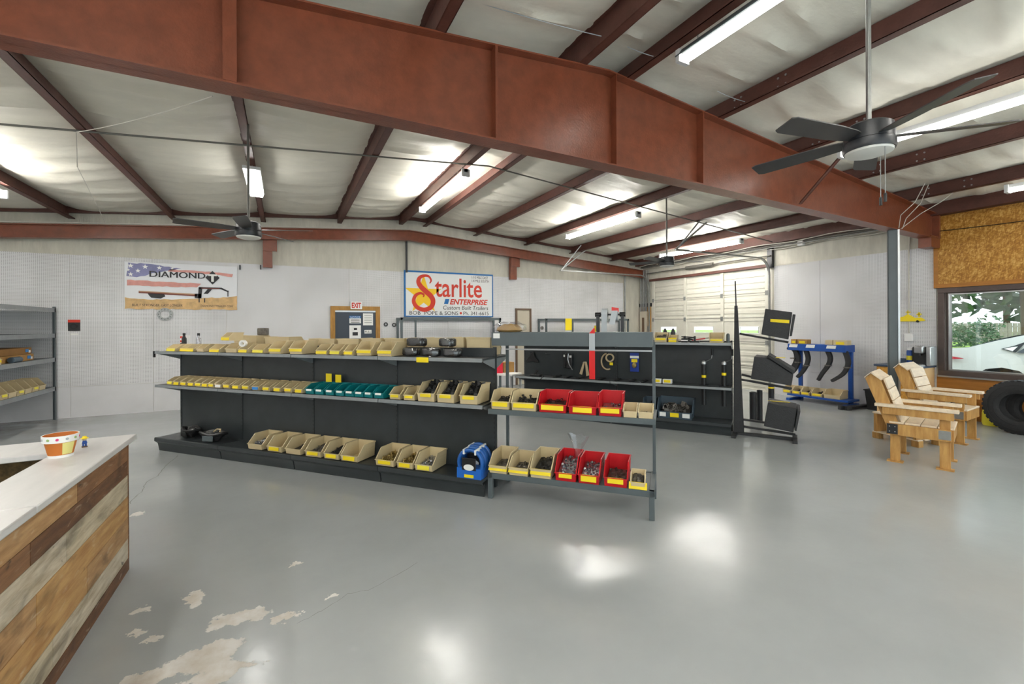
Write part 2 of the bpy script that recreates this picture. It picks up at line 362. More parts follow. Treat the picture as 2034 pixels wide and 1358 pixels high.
b = MB(); b.add([(XL - .2, YB - .2, 0), (W + .15, YB - .2, 0), (W + .15, D + .2, 0), (XL - .2, D + .2, 0), (XL - .2, YB - .2, -.15), (W + .15, YB - .2, -.15), (W + .15, D + .2, -.15), (XL - .2, D + .2, -.15)],
      ((0, 1, 2, 3), (7, 6, 5, 4), (0, 4, 5, 1), (1, 5, 6, 2), (2, 6, 7, 3), (3, 7, 4, 0)))
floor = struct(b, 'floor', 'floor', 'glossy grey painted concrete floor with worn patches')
# hairline cracks in the concrete
for path in ([(354, 904), (330, 925), (312, 945), (290, 958), (283, 975), (264, 990), (257, 1003)], [(590, 1238), (640, 1212), (690, 1180), (730, 1172), (790, 1140), (840, 1110)]):
    pts = [zf(*p, .001) for p in path]; mb = MB(); fine = []
    for i in range(len(pts) - 1):
        for k in range(5):
            p = pts[i].lerp(pts[i + 1], k / 5); fine.append(p + Vector((random.uniform(-.008, .008), random.uniform(-.008, .008), 0)))
    wd = .004 if path[0][0] == 354 else .0015
    for i in range(len(fine) - 1):
        d = (fine[i + 1] - fine[i]).normalized(); s = Vector((-d.y, d.x, 0)) * wd * random.uniform(.5, 1)
        mb.add([fine[i] - s, fine[i + 1] - s, fine[i + 1] + s, fine[i] + s], ((0, 1, 2, 3),))
    mb.build('crack', 'crack', floor)

# purlin lines
PX = [-5.0, -3.55, -2.0, -.45, 1.1, 2.53, 3.22, 4.6, 6.15, 7.7, 9.25, 10.36]
# ceiling: vinyl faced insulation sagging between the purlins
mb = MB(); xs = []
for i in range(len(PX) - 1):
    for k in range(12): xs.append((PX[i] + (PX[i + 1] - PX[i]) * k / 12, k / 12, PX[i + 1] - PX[i]))
xs.append((PX[-1], 0, 1)); xs.append((W + .1, 0, 1)); ys = [YB - .1 + (D + .2 - YB) * j / 240 for j in range(241)]
for j, y in enumerate(ys):
    for x, t, wd in xs:
        s = math.sin(math.pi * t) ** .6 * min(.075, wd * .05) if 0 < t < 1 else 0
        cr = noise.noise(Vector((x * .35, y * 1.9, 3)))
        wr = (cr * .03 - max(0, .12 - abs(cr)) * .32) * math.sin(math.pi * t) ** .5 + noise.noise(Vector((x * 1.2, y * 9, 8))) * .007 if 0 < t < 1 else 0
        mb.v.append((x, y, zp(x) + .215 - s + wr))
nx = len(xs)
mb.f = [(j * nx + i, j * nx + i + 1, (j + 1) * nx + i + 1, (j + 1) * nx + i) for j in range(len(ys) - 1) for i in range(nx - 1)]
struct(mb, 'ceiling', 'insul', 'cream vinyl-faced roof insulation sagging between the purlins')
# roof skin over the insulation
mb = MB()
for x0, x1 in ((XL - .2, XR), (XR, W + .2)):
    mb.hull([(x0, YB - .2, zp(x0) + .33), (x1, YB - .2, zp(x1) + .33), (x1, D + .2, zp(x1) + .33), (x0, D + .2, zp(x0) + .33)], [(x0, YB - .2, zp(x0) + .36), (x1, YB - .2, zp(x1) + .36), (x1, D + .2, zp(x1) + .36), (x0, D + .2, zp(x0) + .36)])
struct(mb, 'trim_1', 'galv', 'sheet metal roof above the insulation')

# ---- far wall
def gable(y0, y1):
    mb = MB(); poly = [(XL - .1, 0), (W + .15, 0), (W + .15, zp(W) + .33), (XR, zp(XR) + .33), (XL - .1, zp(XL) + .33)]
    return mb.prism(poly, (y0, y1), lambda a, b, t: (a, t, b))
wall_far = struct(gable(D, D + .15), 'wall_far', 'insulwall', 'far gable wall with bare insulation above white pegboard')
seam0 = -3.534; PT = 3.02
xs = [XL] + [seam0 + 1.22 * k for k in range(0, 11)] + [9.72]
for i in range(len(xs) - 1):
    if xs[i + 1] - xs[i] < .2: continue
    MB().box(xs[i] + .003, xs[i + 1] - .003, D - .01, D, .575, PT).build('pegboard_panel', 'peg', wall_far)
    MB().box(xs[i] + .002, xs[i + 1] - .002, D - .008, D, 0, .57).build('base_panel', 'wallwhite', wall_far)
# ---- right wall with the overhead door and the shop window
GY0, GY1, GZ = 6.62, 10.45, 3.05
WY0, WY1, WZ0, WZ1 = .55, 3.42, .80, 2.22
mb = MB(); ZT = zp(W) + .33
for y0, y1, z0, z1 in ((GY1, D, 0, ZT), (GY0, GY1, GZ, ZT), (WY1, GY0, 0, ZT), (WY0, WY1, 0, WZ0), (WY0, WY1, WZ1, ZT), (.25, WY0, 0, ZT), (-2.9, .25, 0, WZ0), (-2.9, .25, WZ1, ZT), (YB, -2.9, 0, ZT)):
    mb.box(W, W + .15, y0, y1, z0, z1)
wall_right = struct(mb, 'wall_right', 'insulwall', 'right wall with pegboard, overhead door and shop window')
ys = [3.54, 4.26, 5.48, 6.5]
for i in range(3):
    MB().box(W - .012, W, ys[i] + .003, ys[i + 1] - .003, .60, 3.05).build('pegboard_panel', 'peg', wall_right)
    MB().box(W - .010, W, ys[i] + .002, ys[i + 1] - .002, 0, .595).build('base_panel', 'wallwhite', wall_right)
# strand board over the window, wood panel under it
for y0, y1 in ((3.5, 2.28), (2.276, 1.05), (1.046, -.2)):
    MB().box(W - .07, W, y1 + .002, y0, 2.36, 3.52).build('strand_board_panel', 'osb', wall_right)
MB().box(W - .085, W, -.2, 3.55, 2.29, 2.36).build('board_trim', 'osbtrim', wall_right)
MB().box(W - .07, W, 3.5, 3.56, 2.29, 3.03).build('board_trim', 'osbtrim', wall_right)
MB().box(W - .07, W, 3.5, 3.52, 3.03, 3.52).build('board_trim', 'osbtrim', wall_right)
mb = MB(); mb.box(W - .02, W, -.2, 3.5, 3.52, 3.78)
mb.build('strand_board_panel', 'osb', wall_right)
MB().box(W - .02, W, WY0 - .3, 3.54, 0, .74).build('wood_panel', 'osbtrim', wall_right)
mb = MB()
# window_1
win = thing('window_1', 'shop window with bronze metal frame looking onto parked car', 'window', (0, 0, 0), kind='structure')
win.pop('category', None)
def framebox(mb, y0, y1, z0, z1, wd, x0, x1):
    mb.box(x0, x1, y0, y1, z0, z0 + wd); mb.box(x0, x1, y0, y1, z1 - wd, z1); mb.box(x0, x1, y0, y0 + wd, z0 + wd, z1 - wd); mb.box(x0, x1, y1 - wd, y1, z0 + wd, z1 - wd); return mb
framebox(MB(), WY0 - .05, WY1 + .09, WZ0 - .06, WZ1 + .07, .09, W - .06, W - .01).build('window_frame', 'bronze', win, bevel=.004)
framebox(MB(), WY0, WY1, WZ0, WZ1, .05, W, W + .1).build('inner_frame', 'bronze', win)
framebox(MB(), WY0 + .035, WY1 - .035, WZ0 + .035, WZ1 - .035, .02, W - .012, W).build('glazing_bead', 'alu', win)
MB().box(W + .05, W + .056, WY0 + .05, WY1 - .05, WZ0 + .05, WZ1 - .05).build('pane', 'glass', win)
MB().box(W - .09, W - .01, WY0 - .05, WY1 + .09, WZ0 - .085, WZ0 - .06).build('window_sill', 'alu', win)
win2 = thing('added_window', 'second bronze framed shop window nearer the entrance', 'window', kind='structure'); win2.pop('category', None)  # unseen second window, added to let in more daylight
framebox(MB(), -2.9, .25, WZ0, WZ1, .07, W - .04, W + .1).build('window_frame', 'bronze', win2)
MB().box(W + .05, W + .056, -2.83, .18, WZ0 + .07, WZ1 - .07).build('pane', 'glass', win2)
# unseen left and back walls (wide storefront openings added for daylight)
struct(MB().box(XL - .15, XL, YB, D, 0, zp(XL) + .33), 'wall_left', 'wallwhite', 'plain white left wall')
mb = MB(); SB = [(-4.2, -1.2), (-.8, 2.6), (3.0, 6.4), (6.8, 9.8)]
edges = [XL - .1] + [e for s in SB for e in s] + [W + .15]
for i in range(0, len(edges), 2): mb.box(edges[i], edges[i + 1], YB - .15, YB, .3, 2.7)
mb.box(XL - .1, W + .15, YB - .15, YB, 0, .3)
mb.prism([(XL - .1, 2.7), (W + .15, 2.7), (W + .15, zp(W) + .33), (XR, zp(XR) + .33), (XL - .1, zp(XL) + .33)], (YB - .15, YB), lambda a, b_, t: (a, t, b_))
wall_back = struct(mb, 'wall_back', 'wallwhite', 'unseen back wall with wide glazed openings added for daylight')
for x0, x1 in SB: MB().box(x0, x1, YB - .08, YB - .074, .3, 2.7).build('pane', 'glass', wall_back)

# ---- steel frame
def ibeam(mb, poly_bot, poly_top, y, fw, tw=.012, tf=.014):
    """web between two polylines in x-z at plane y with flanges"""
    for P, s in ((poly_bot, 1), (poly_top, -1)):
        for (x0, z0), (x1, z1) in zip(P[:-1], P[1:]):
            mb.hull([(x0, y - fw / 2, z0), (x0, y + fw / 2, z0), (x0, y + fw / 2, z0 + s * tf), (x0, y - fw / 2, z0 + s * tf)], [(x1, y - fw / 2, z1), (x1, y + fw / 2, z1), (x1, y + fw / 2, z1 + s * tf), (x1, y - fw / 2, z1 + s * tf)])
YR, FWD = 3.56, .19
BOT = [(XL, 3.27), (-1.45, 3.29), (1.0, 3.285), (4.3, 3.26), (10.35, 3.165)]
TOP = [(XL, zp(XL)), (XR, zp(XR)), (10.35, zp(10.35))]
def zbot(x):
    for (x0, z0), (x1, z1) in zip(BOT[:-1], BOT[1:]):
        if x0 <= x <= x1: return z0 + (z1 - z0) * (x - x0) / (x1 - x0)
    return BOT[-1][1]
raf = thing('main_rafter', 'deep red-oxide steel rafter spanning the whole room with stiffener plates', 'beam', (2.9, YR, 3.2), kind='structure')
def inloc(mb, e): return mb.xf(Matrix.Translation(-e.location))
mb = MB(); poly = [p for p in BOT] + [p for p in reversed(TOP)]
mb.prism(poly, (YR - .006, YR + .006), lambda a, b_, t: (a, t, b_)); inloc(mb, raf).build('web', 'steel', raf)
mb = MB(); ibeam(mb, BOT, [BOT[0], BOT[0]], YR, FWD); inloc(mb, raf).build('bottom_flange', 'steel', raf)
mb = MB(); ibeam(mb, [TOP[0], TOP[0]], TOP, YR, FWD); inloc(mb, raf).build('top_flange', 'steel', raf)
for px, plate in ((450, 0), (989, 1), (1226, 1), (1399, 1)):
    x = hit(px, 250, 1, YR - FWD / 2).x
    mb = MB()
    mb.box(x - .006, x + .006, YR - FWD / 2 + .004, YR - .006, zbot(x) + .014, zp(x) - .014)
    if plate and px != 1226: mb.box(x - .02, x - .008, YR - FWD / 2, YR - .006, zbot(x) + .014, zp(x) - .014)
    if not plate: mb.box(x - .02, x + .06, YR - FWD / 2 - .004, YR - FWD / 2 + .004, zbot(x) + .014, zp(x) - .014)
    inloc(mb, raf).build('stiffener', 'steel', raf)
inloc(MB().box(10.02, 10.36, YR - .09, YR + .09, 3.0, 3.2), raf).build('column_head', 'steel', raf)
inloc(MB().box(10.3, 10.36, YR - .1, YR + .1, 3.165, 3.6), raf).build('end_plate', 'steel', raf)
# flange brace down to the rafter
br = thing('flange_brace', 'brown angle brace from rafter flange up to purlin behind the nearest fan', 'brace', (6.15, 3.5, 3.3), kind='structure')
mb = MB(); mb.bar((6.15, 3.48, 3.27), (6.15, 2.86, 3.86), .045, .006); mb.bar((6.172, 3.48, 3.29), (6.172, 2.86, 3.88), .006, .045); inloc(mb, br).build('angle', 'purlin', br)
# end rafter on the far wall
mb = MB(); rk = thing('end_rafter', 'slim red-oxide rafter along the far gable wall', 'beam', (2.75, 10.8, 3.7), kind='structure')
def zr(x): return 3.77 - .077 * abs(x - 2.72)
P1 = [(XL, zr(XL)), (2.72, zr(2.72)), (W - .05, zr(W - .05))]; P2 = [(x, z + .245) for x, z in P1]
mb.prism(P1 + list(reversed(P2)), (10.80, 10.81), lambda a, b_, t: (a, t, b_)); inloc(mb, rk).build('web', 'steel', rk)
mb = MB(); ibeam(mb, P1, P2, 10.80, .14); inloc(mb, rk).build('flange', 'steel', rk)
mb = MB()
for x0, x1 in ((XL, 2.72), (2.72, W - .1)): mb.bar((x0, 10.74, zr(x0) + .27), (x1, 10.74, zr(x1) + .27), .022, .02)
inloc(mb, rk).build('conduit', 'wireclr', rk)
mb = MB(); mb.prism([(XL, zp(XL) + .1), (2.9, zp(2.9) + .1), (W, zp(W) + .1), (W, zp(W) + .23), (2.9, zp(2.9) + .23), (XL, zp(XL) + .23)], (10.93, 10.99), lambda a, b_, t: (a, t, b_)); inloc(mb, rk).build('roof_edge_angle', 'purlin', rk)
for px, lab in ((532, 'red steel gable post above the exit door side of the pegboard'), (1016, 'red steel gable post right of the big painted sign')):
    x = FW(px, 500).x; mb = MB(); mb.box(x - .09, x + .09, 10.86, 10.98, 2.95, zr(x) + .02); mb.box(x - .09, x + .18, 10.84, 10.87, 3.3, zr(x) + .02)
    o = mb.build('gable_post', 'steel'); tag(o, lab, 'post', kind='structure')
x = FW(806, 500).x; tag(MB().box(x - .02, x + .02, 10.9, 10.96, 3.0, zr(x)).build('gable_angle', 'fanblack'), 'thin black angle above the big painted sign', 'post', kind='structure')
# purlins: Z sections, one object each
for k, x in enumerate(PX):
    if x == PX[0]: continue
    z = zp(x); s = 1 if x < XR else -1
    mb = MB(); L0, L1 = YB, D
    h, f, t = .205, .09, .006
    mb.box(x - t / 2, x + t / 2, L0, L1, z, z + h); mb.box(x, x + s * f, L0, L1, z, z + t); mb.box(x, x - s * f, L0, L1, z + h - t, z + h)
    mb.box(x + s * f - s * t, x + s * f, L0, L1, z, z + .022)
    o = MB(); o.v = [(v[0] - x, v[1], v[2] - z) for v in mb.v]; o.f = mb.f
    p = o.build('purlin', 'purlin', loc=(x, 0, z))
    tag(p, 'red-oxide steel roof purlin running the length of the room', 'beam', 'roof purlins', kind='structure')
    if x > 4:   # bolt heads at the lap over the rafter
        for dy in (-.25, -.33, -.75, -.83):
            for dz in (.06, .15):
                MB().cyl((-s * .004 if False else (-.003 if s > 0 else .003), 0, 0), ((-.012 if s > 0 else -.012), 0, 0), .011, 8).build('bolt', 'alu', p, loc=(0, YR + dy, dz))
# conduit across the far bay under the purlins
def cz(x): return zp(x) - .015
mb = MB(); mb.tube([(x, 6.4, cz(x)) for x in (-4.9, -2, -.45, 1.1, 2.9, 4.6, 6.15, 7.7, 9.25, 10.2)], .012, 8)
tag(mb.build('ceiling_conduit', 'conduit'), 'thin metal conduit strapped under the purlins across the room', 'conduit')
# eave strut and pipes along the right wall
mb = MB(); mb.box(W - .2, W, YB, D, zp(W) - .02, zp(W) + .2); tag(mb.build('eave_strut', 'purlin'), 'dark eave beam along the top of the right wall', 'beam', kind='structure')
pr = thing('eave_pipes', 'bundle of conduits and cables running under the right eave', 'conduit', (W, 7, 3.5))
for k, (dx, dz, r, mm) in enumerate(((.12, 3.53, .02, 'conduit'), (.18, 3.48, .014, 'galv'), (.08, 3.45, .012, 'wireclr'), (.22, 3.55, .01, 'wireclr'))):
    mb = MB(); mb.tube([(W - dx, 3.8 + .35 * i, dz + .02 * math.sin(i * 1.3 + k) * (k > 1)) for i in range(21)], r, 6); inloc(mb, pr).build('conduit', mm, pr)
jb = RW(1592, 483, .1); inloc(MB().box(W - .16, W - .06, jb.y - .06, jb.y + .06, jb.z - .05, jb.z + .05), pr).build('junction_box', 'white', pr, bevel=.006)
tag(MB().box(W - .09, W - .01, 6.5, 6.62, 3.02, 3.5).build('door_post', 'fanblack'), 'black steel post head beside the overhead door track', 'post', kind='structure')

# steel column under the rafter, C channel with lips
cl = thing('steel_column', 'grey steel channel column under the rafter beside the coffee cabinet', 'column', (8.86, YR, 0), rotz=R(-60), kind='structure')
mb = MB(); mb.box(-.06, .06, -.05, -.042, 0, 3.19); mb.box(-.06, -.052, -.05, .05, 0, 3.19); mb.box(.052, .06, -.05, .05, 0, 3.19); mb.build('channel', 'rack', cl)
mb = MB(); mb.box(.06, .085, -.06, .03, 0, 3.19); mb.build('edge_strip', 'alu', cl)

# ---- overhead door
gd = thing('door_3', 'ivory ribbed overhead garage door in five sections', 'door', (W, 8.5, 0), kind='structure'); gd.pop('category', None)
X0 = W + .02
def gl(mb): return inloc(mb, gd)
gw = [(9.5, 10.1), (8.22, 8.84), (6.9, 7.42)]
SEC = GZ / 5
for i in range(5):
    z0, z1 = SEC * i + .004, SEC * (i + 1) - .004
    mb = MB()
    # ribbed skin: profile in x-z swept along y
    prof = [(0, z0)]
    for k in range(4):
        c0 = z0 + (z1 - z0) * (k + .5) / 4
        prof += [(0, c0 - .035), (.012, c0 - .022), (.012, c0 + .022), (0, c0 + .035)]
    prof += [(0, z1)]
    if i != 2:
        full = prof + [(.04, z1), (.04, z0)]
        mb.prism(full, (GY0, GY1), lambda a, b_, t: (X0 + a, t, b_))
    else:
        wz0, wz1 = 1.44, 1.60
        mb.box(X0, X0 + .04, GY0, GY1, z0, wz0); mb.box(X0, X0 + .04, GY0, GY1, wz1, z1)
        ed = sorted([GY0, GY1] + [v for g in gw for v in g])
        for a in range(0, len(ed), 2): mb.box(X0, X0 + .04, ed[a], ed[a + 1], wz0, wz1)
        mb.box(X0 - .012, X0, GY0, GY1, z0 + .08, z0 + .11); mb.box(X0 - .012, X0, GY0, GY1, z1 - .08, z1 - .05)
    sec = gl(mb).build('door_section', 'gdoor', gd)
    for y in (GY0 + .06, 7.92, 9.15, GY1 - .06):
        gl(MB().box(X0 - .035, X0, y - .045, y + .045, z0, z1)).build('stile', 'gdoor', sec, bevel=.004)
        if i < 4: gl(MB().box(X0 - .05, X0 - .035, y - .035, y + .035, z1 - .06, z1 + .05)).build('hinge', 'galv', sec)
    if i < 4: gl(MB().box(X0 - .004, X0 + .03, GY0, GY1, z1 - .001, z1 + .009)).build('seam_strip', 'gseam', sec)
    if i == 2:
        for y0, y1 in gw:
            gl(framebox(MB(), y0 - .015, y1 + .015, wz0 - .015, wz1 + .015, .018, X0 - .01, X0 + .012)).build('window_frame', 'white', sec)
            gl(MB().box(X0 + .015, X0 + .02, y0, y1, wz0, wz1)).build('pane', 'glass', sec)
for y, lab in ((GY0 - .06, 'R'), (GY1 + .03, 'L')):
    pts = [(W - .1, y, 0), (W - .1, y, 2.85)] + [(W - .1 - .38 * (1 - math.cos(t)), y, 2.85 + .38 * math.sin(t)) for t in (R(a) for a in range(15, 91, 15))] + [(6.95 if lab == 'L' else 7.2, y, 3.22)]
    mb = MB()
    for a, c in zip(pts[:-1], pts[1:]): mb.bar(a, c, .05, .03, up=(0, 1, 0) if a[0] == c[0] else (0, 0, 1))
    gl(mb).build('track', 'galv', gd)
    xh = 6.95 if lab == 'L' else 7.2
    mb = MB(); mb.bar((xh, y, 3.22), (xh + .95, y, zp(xh + .95) + .1), .03, .03); mb.bar((xh + .05, y, 3.24), (xh + .55, y - .25, zp(xh + .5) + .1), .025, .025); gl(mb).build('hanger', 'galv', gd)
mb = MB(); mb.box(W - .05, W + .02, GY0 - .08, GY1 + .08, GZ, GZ + .07); gl(mb).build('door_header', 'purlin', gd)
mb = MB(); mb.cyl((W - .12, GY0 - .1, 3.3), (W - .12, GY1 + .1, 3.3), .016, 8); mb.cyl((W - .12, 8.1, 3.3), (W - .12, 9.0, 3.3), .05, 12); gl(mb).build('spring_shaft', 'conduit', gd)

# ---- exit door, brown closet door
def casing(mb, x0, x1, z1, wd, y0=D - .05, y1=D - .008):
    mb.box(x0, x0 + wd, y0, y1, 0, z1); mb.box(x1 - wd, x1, y0, y1, 0, z1); mb.box(x0 + wd, x1 - wd, y0, y1, z1 - wd, z1); return mb
d1 = thing('door_1', 'dark blue exit door in oak casing with paper notices', 'door', (1.5, D, 0), kind='structure'); d1.pop('category', None)
a, c = FW(656, 608).x, FW(754, 609).x
inloc(casing(MB(), a, c, 2.14, .10), d1).build('casing', 'doorwood', d1)
inloc(MB().box(a + .1, c - .1, D - .025, D - .008, 0, 2.0), d1).build('door_leaf', 'doorblue', d1)
inloc(MB().box(a + .1, c - .1, D - .028, D - .01, 2.0, 2.04), d1).build('light_gap', 'alu', d1)  # pale strip stands for the line of light above the leaf
def onfar(px0, py0, px1, py1, off): 
    p, q = FW(px0, py0, off), FW(px1, py1, off); return min(p.x, q.x), max(p.x, q.x), min(p.z, q.z), max(p.z, q.z)
x0, x1, z0, z1 = onfar(694, 627, 717, 642, .03); inloc(MB().box(x0, x1, D - .03, D - .026, z0, z1), d1).build('notice', 'paper', d1)
inloc(MB().box(x0, x1, D - .032, D - .029, z1 - .06, z1), d1).build('notice_header', 'sblue', d1)
text('NOTICE', 'white', d1, (x0 + .02 - 1.5, -.034, z1 - .05), .05, width=x1 - x0 - .04)
for k in range(2): inloc(MB().box(x0 + .03, x1 - .03, D - .032, D - .029, z0 + .02 + k * .05, z0 + .035 + k * .05), d1).build('text_line', 'sblack', d1)
x0, x1, z0, z1 = onfar(721, 622, 741, 646, .03); inloc(MB().box(x0, x1, D - .03, D - .026, z0, z1), d1).build('paper_sheet', 'paper', d1)
for k in range(4): inloc(MB().box(x0 + .03, x1 - .03, D - .032, D - .029, z1 - .06 - k * .055, z1 - .05 - k * .055), d1).build('text_line', 'rack', d1)
x0, x1, z0, z1 = onfar(694, 646, 717, 672, .03); inloc(MB().box(x0, x1, D - .03, D - .026, z0, z1), d1).build('bright_glass', 'white', d1)  # white plate carries the bright reflection on the door glass
inloc(MB().box(x0 + .1, x0 + .17, D - .032, D - .029, z1 - .11, z1 - .06), d1).build('print', 'sblack', d1)
inloc(MB().box(x0 + .07, x0 + .19, D - .032, D - .029, z1 - .24, z1 - .16), d1).build('print', 'sblack', d1)
x0, x1, z0, z1 = onfar(724, 655, 738, 662, .03); inloc(MB().box(x0, x1, D - .03, D - .026, z0, z1), d1).build('pull_plate', 'paper', d1)
text('PULL', 'sblack', d1, (x0 + .012 - 1.5, -.031, z0 + .015), .08, width=x1 - x0 - .024)
ex = thing('exit_sign', 'white EXIT sign with red letters over the exit door', 'sign', (0, D - .01, 0))
x0, x1, z0, z1 = onfar(696, 599, 719, 614, .06); ex.location = ((x0 + x1) / 2, D - .05, z0)
inloc(MB().box(x0, x1, D - .09, D - .05, z0, z1), ex).build('sign_box', 'white', ex, bevel=.004)
text('EXIT', 'sred', ex, (x0 - ex.location.x + .025, -.041, .03), .17, width=x1 - x0 - .05, bold=.006)
d2 = thing('door_2', 'narrow cream closet door in brown casing', 'door', (6, D, 0), kind='structure'); d2.pop('category', None)
a, c = FW(1023, 612).x, FW(1054, 612).x
inloc(casing(MB(), a, c, 2.15, .05), d2).build('casing', 'darkwood', d2)
inloc(MB().box(a + .05, c - .05, D - .02, D - .008, 0, 2.1), d2).build('door_leaf', 'panelbeige', d2)

# ---- electrical corner
el = thing('electrical_panel', 'beige breaker panel on plywood backer in the corner by the overhead door', 'panel', (W, 10.72, 0))
inloc(MB().box(W - .03, W, 10.5, 10.95, .6, 2.25), el).build('backer_board', 'plywood', el)
inloc(MB().box(W - .12, W - .03, 10.6, 10.86, 1.2, 2.1), el).build('cabinet', 'panelbeige', el, bevel=.006)
inloc(MB().box(W - .126, W - .12, 10.68, 10.78, 1.4, 1.9), el).build('cover_label', 'darkwood', el)
inloc(MB().box(W - .09, W - .03, 10.52, 10.58, 1.45, 1.62), el).build('switch_box', 'galv', el)
for k, y in enumerate((10.55, 10.63, 10.68, 10.75, 10.82, 10.88)):
    inloc(MB().cyl((W - .07, y, 2.1), (W - .07, y, 3.42), .016 + .006 * (k % 2), 8), el).build('conduit', 'galv', el)
inloc(MB().box(W - .05, W, 10.46, 10.98, 2.25, 2.36), el).build('wire_trough', 'black', el)
cp = thing('corner_pipe', 'galvanised pipe rising in the corner at the end of the far pegboard', 'pipe', (9.75, D - .05, 0))
MB().cyl((0, 0, 0), (0, 0, 3.3), .022, 10).build('pipe', 'galv', cp)

# ============================================================ LIGHT FIXTURES AND FANS
def lamp(x, y0, y1, label, drop=.12, wrap=False, wing=False, tb='tube_far'):
    z = zp(x) - drop; yc = (y0 + y1) / 2; L = (y1 - y0) / 2
    t = thing('strip_light', label, 'light', (x, yc, z))
    if wrap:
        MB().box(-.11, .11, -L, L, .0, .045).build('housing', 'fixture', t, bevel=.006)
        MB().prism([(-.10, 0), (-.085, -.045), (.085, -.045), (.10, 0)], (-L + .03, L - .03), lambda a, b_, q_: (a, q_, b_)).build('diffuser', 'diffuser', t)
    else:
        MB().box(-.03, .03, -L, L, .0, .05).build('housing', 'fixture', t)
        if wing:
            mb = MB()
            for s in (-1, 1): mb.hull([(s * .03, -L, .04), (s * .035, -L, .045), (s * .075, -L, -.01), (s * .07, -L, -.015)], [(s * .03, L, .04), (s * .035, L, .045), (s * .075, L, -.01), (s * .07, L, -.015)])
            mb.build('reflector', 'rack', t)
        for s in (-1, 1): MB().cyl((s * .03, -L + .05, -.04), (s * .03, L - .05, -.04), .019, 10).build('tube', tb, t)
        for s in (-1, 1): MB().box(-.065, .065, s * L - s * .04, s * L, -.065, .05).build('end_cap', 'fixture', t)
    mb = MB()
    for yy in (-L * .7, L * .7): mb.cyl((0, yy, .045), (0, yy, drop), .004, 6)
    mb.build('chain', 'galv', t)
    return t
lamp(-3.55, 6.45, 8.85, 'strip light hanging under the purlin at the left shelf side')
lamp(-.40, 7.0, 8.3, 'short wrap-around strip light behind the ceiling fan near the banner', wrap=True)
lamp(2.53, 6.45, 8.95, 'strip light under the ridge purlin in front of the painted sign')
lamp(6.15, 6.5, 8.95, 'strip light hanging above the second shelving unit')
lamp(9.25, 6.5, 8.95, 'strip light closest to the overhead door')
lamp(3.22, 1.6, 2.86, 'strip light with grey reflector above the main rafter beside the fan rod', .1, wing=True, tb='tube_near')
lamp(6.15, .5, 3.0, 'strip light hanging behind the blades of the nearest fan', .17, tb='tube_near')
lamp(9.25, .0, 2.38, 'strip light near the strand board panel', .1, tb='tube_near')
for x, y0, lab in ((-2.0, -.6, 'strip light over the wooden sales counter'), (1.1, -1.6, 'strip light above the aisle beside the sales counter'), (4.6, -2.2, 'strip light over the open floor by the entrance'), 
                   (-2.0, -4.0, 'strip light at the storefront behind the counter'), (3.22, -3.9, 'strip light at the storefront on the ridge'), (6.15, -3.9, 'strip light at the storefront right of the ridge'), (9.25, -3.9, 'strip light at the storefront corner'), (-3.55, 2.6, 'strip light along the left wall'), (-3.55, -1.4, 'strip light in the left corner behind the counter')):
    lamp(x, y0, y0 + 2.4, lab, .3, tb='tube_fill')  # unseen strip lights, added to brighten the room from behind the camera

def fan(x, y, z, ang, label, chains=True, r=.68):
    t = thing('ceiling_fan', label, 'fan', (x, y, z), rotz=ang)
    top = zp(x) - z
    MB().cyl((0, 0, .11), (0, 0, top), .014, 10).build('downrod', 'galv' if chains else 'conduit', t)
    MB().lathe([(0, .12), (.02, .12), (.03, .11), (.10, .105), (.122, .09), (.128, .03), (.128, 0), (0, 0)], 28).build('motor_housing', 'fanblack', t)
    MB().lathe([(0, -.004), (.132, -.004), (.134, -.045), (.128, -.06), (0, -.06)], 28).build('light_ring', 'fanblack', t)
    MB().lathe([(.122, -.06), (.118, -.072), (.08, -.085), (0, -.09)], 28).build('lens', 'frost', t)
    mb = MB(); n = 8
    pl = [(.10, -.035), (.16, -.05), (.3, -.062), (r - .03, -.068), (r, -.055), (r, .055), (r - .03, .068), (.3, .062), (.16, .05), (.10, .035)]
    tilt = R(13)
    f = lambda a, b_, q: (a, b_ * math.cos(tilt) , .015 + b_ * math.sin(tilt) + q)
    bm_ = MB().prism(pl, (0, .006), f).mesh('fan_blade', 'blade')
    for k in range(5):
        link('blade', bm_, t, rotz=2 * math.pi * k / 5)
    if chains:
        for dx, dy, L in ((-.09, -.07, .3), (.1, -.06, .28)):
            ch = MB().cyl((dx, dy, -.05), (dx, dy, -.05 - L), .0025, 6).build('pull_chain', 'galv', t)
            MB().cyl((dx, dy, -.05 - L), (dx, dy, -.10 - L), .008, 8).build('pull_knob', 'black', ch)
    return t
fan(-.36, 5.78, 2.74, R(51), 'black five-blade ceiling fan hanging in front of the banner wall', False)
fan(6.15, 5.8, 2.79, R(50), 'black five-blade ceiling fan in front of the overhead door', False)
fan(3.20, 1.4, 2.78, R(26), 'black five-blade ceiling fan with pull chains beside the main rafter')

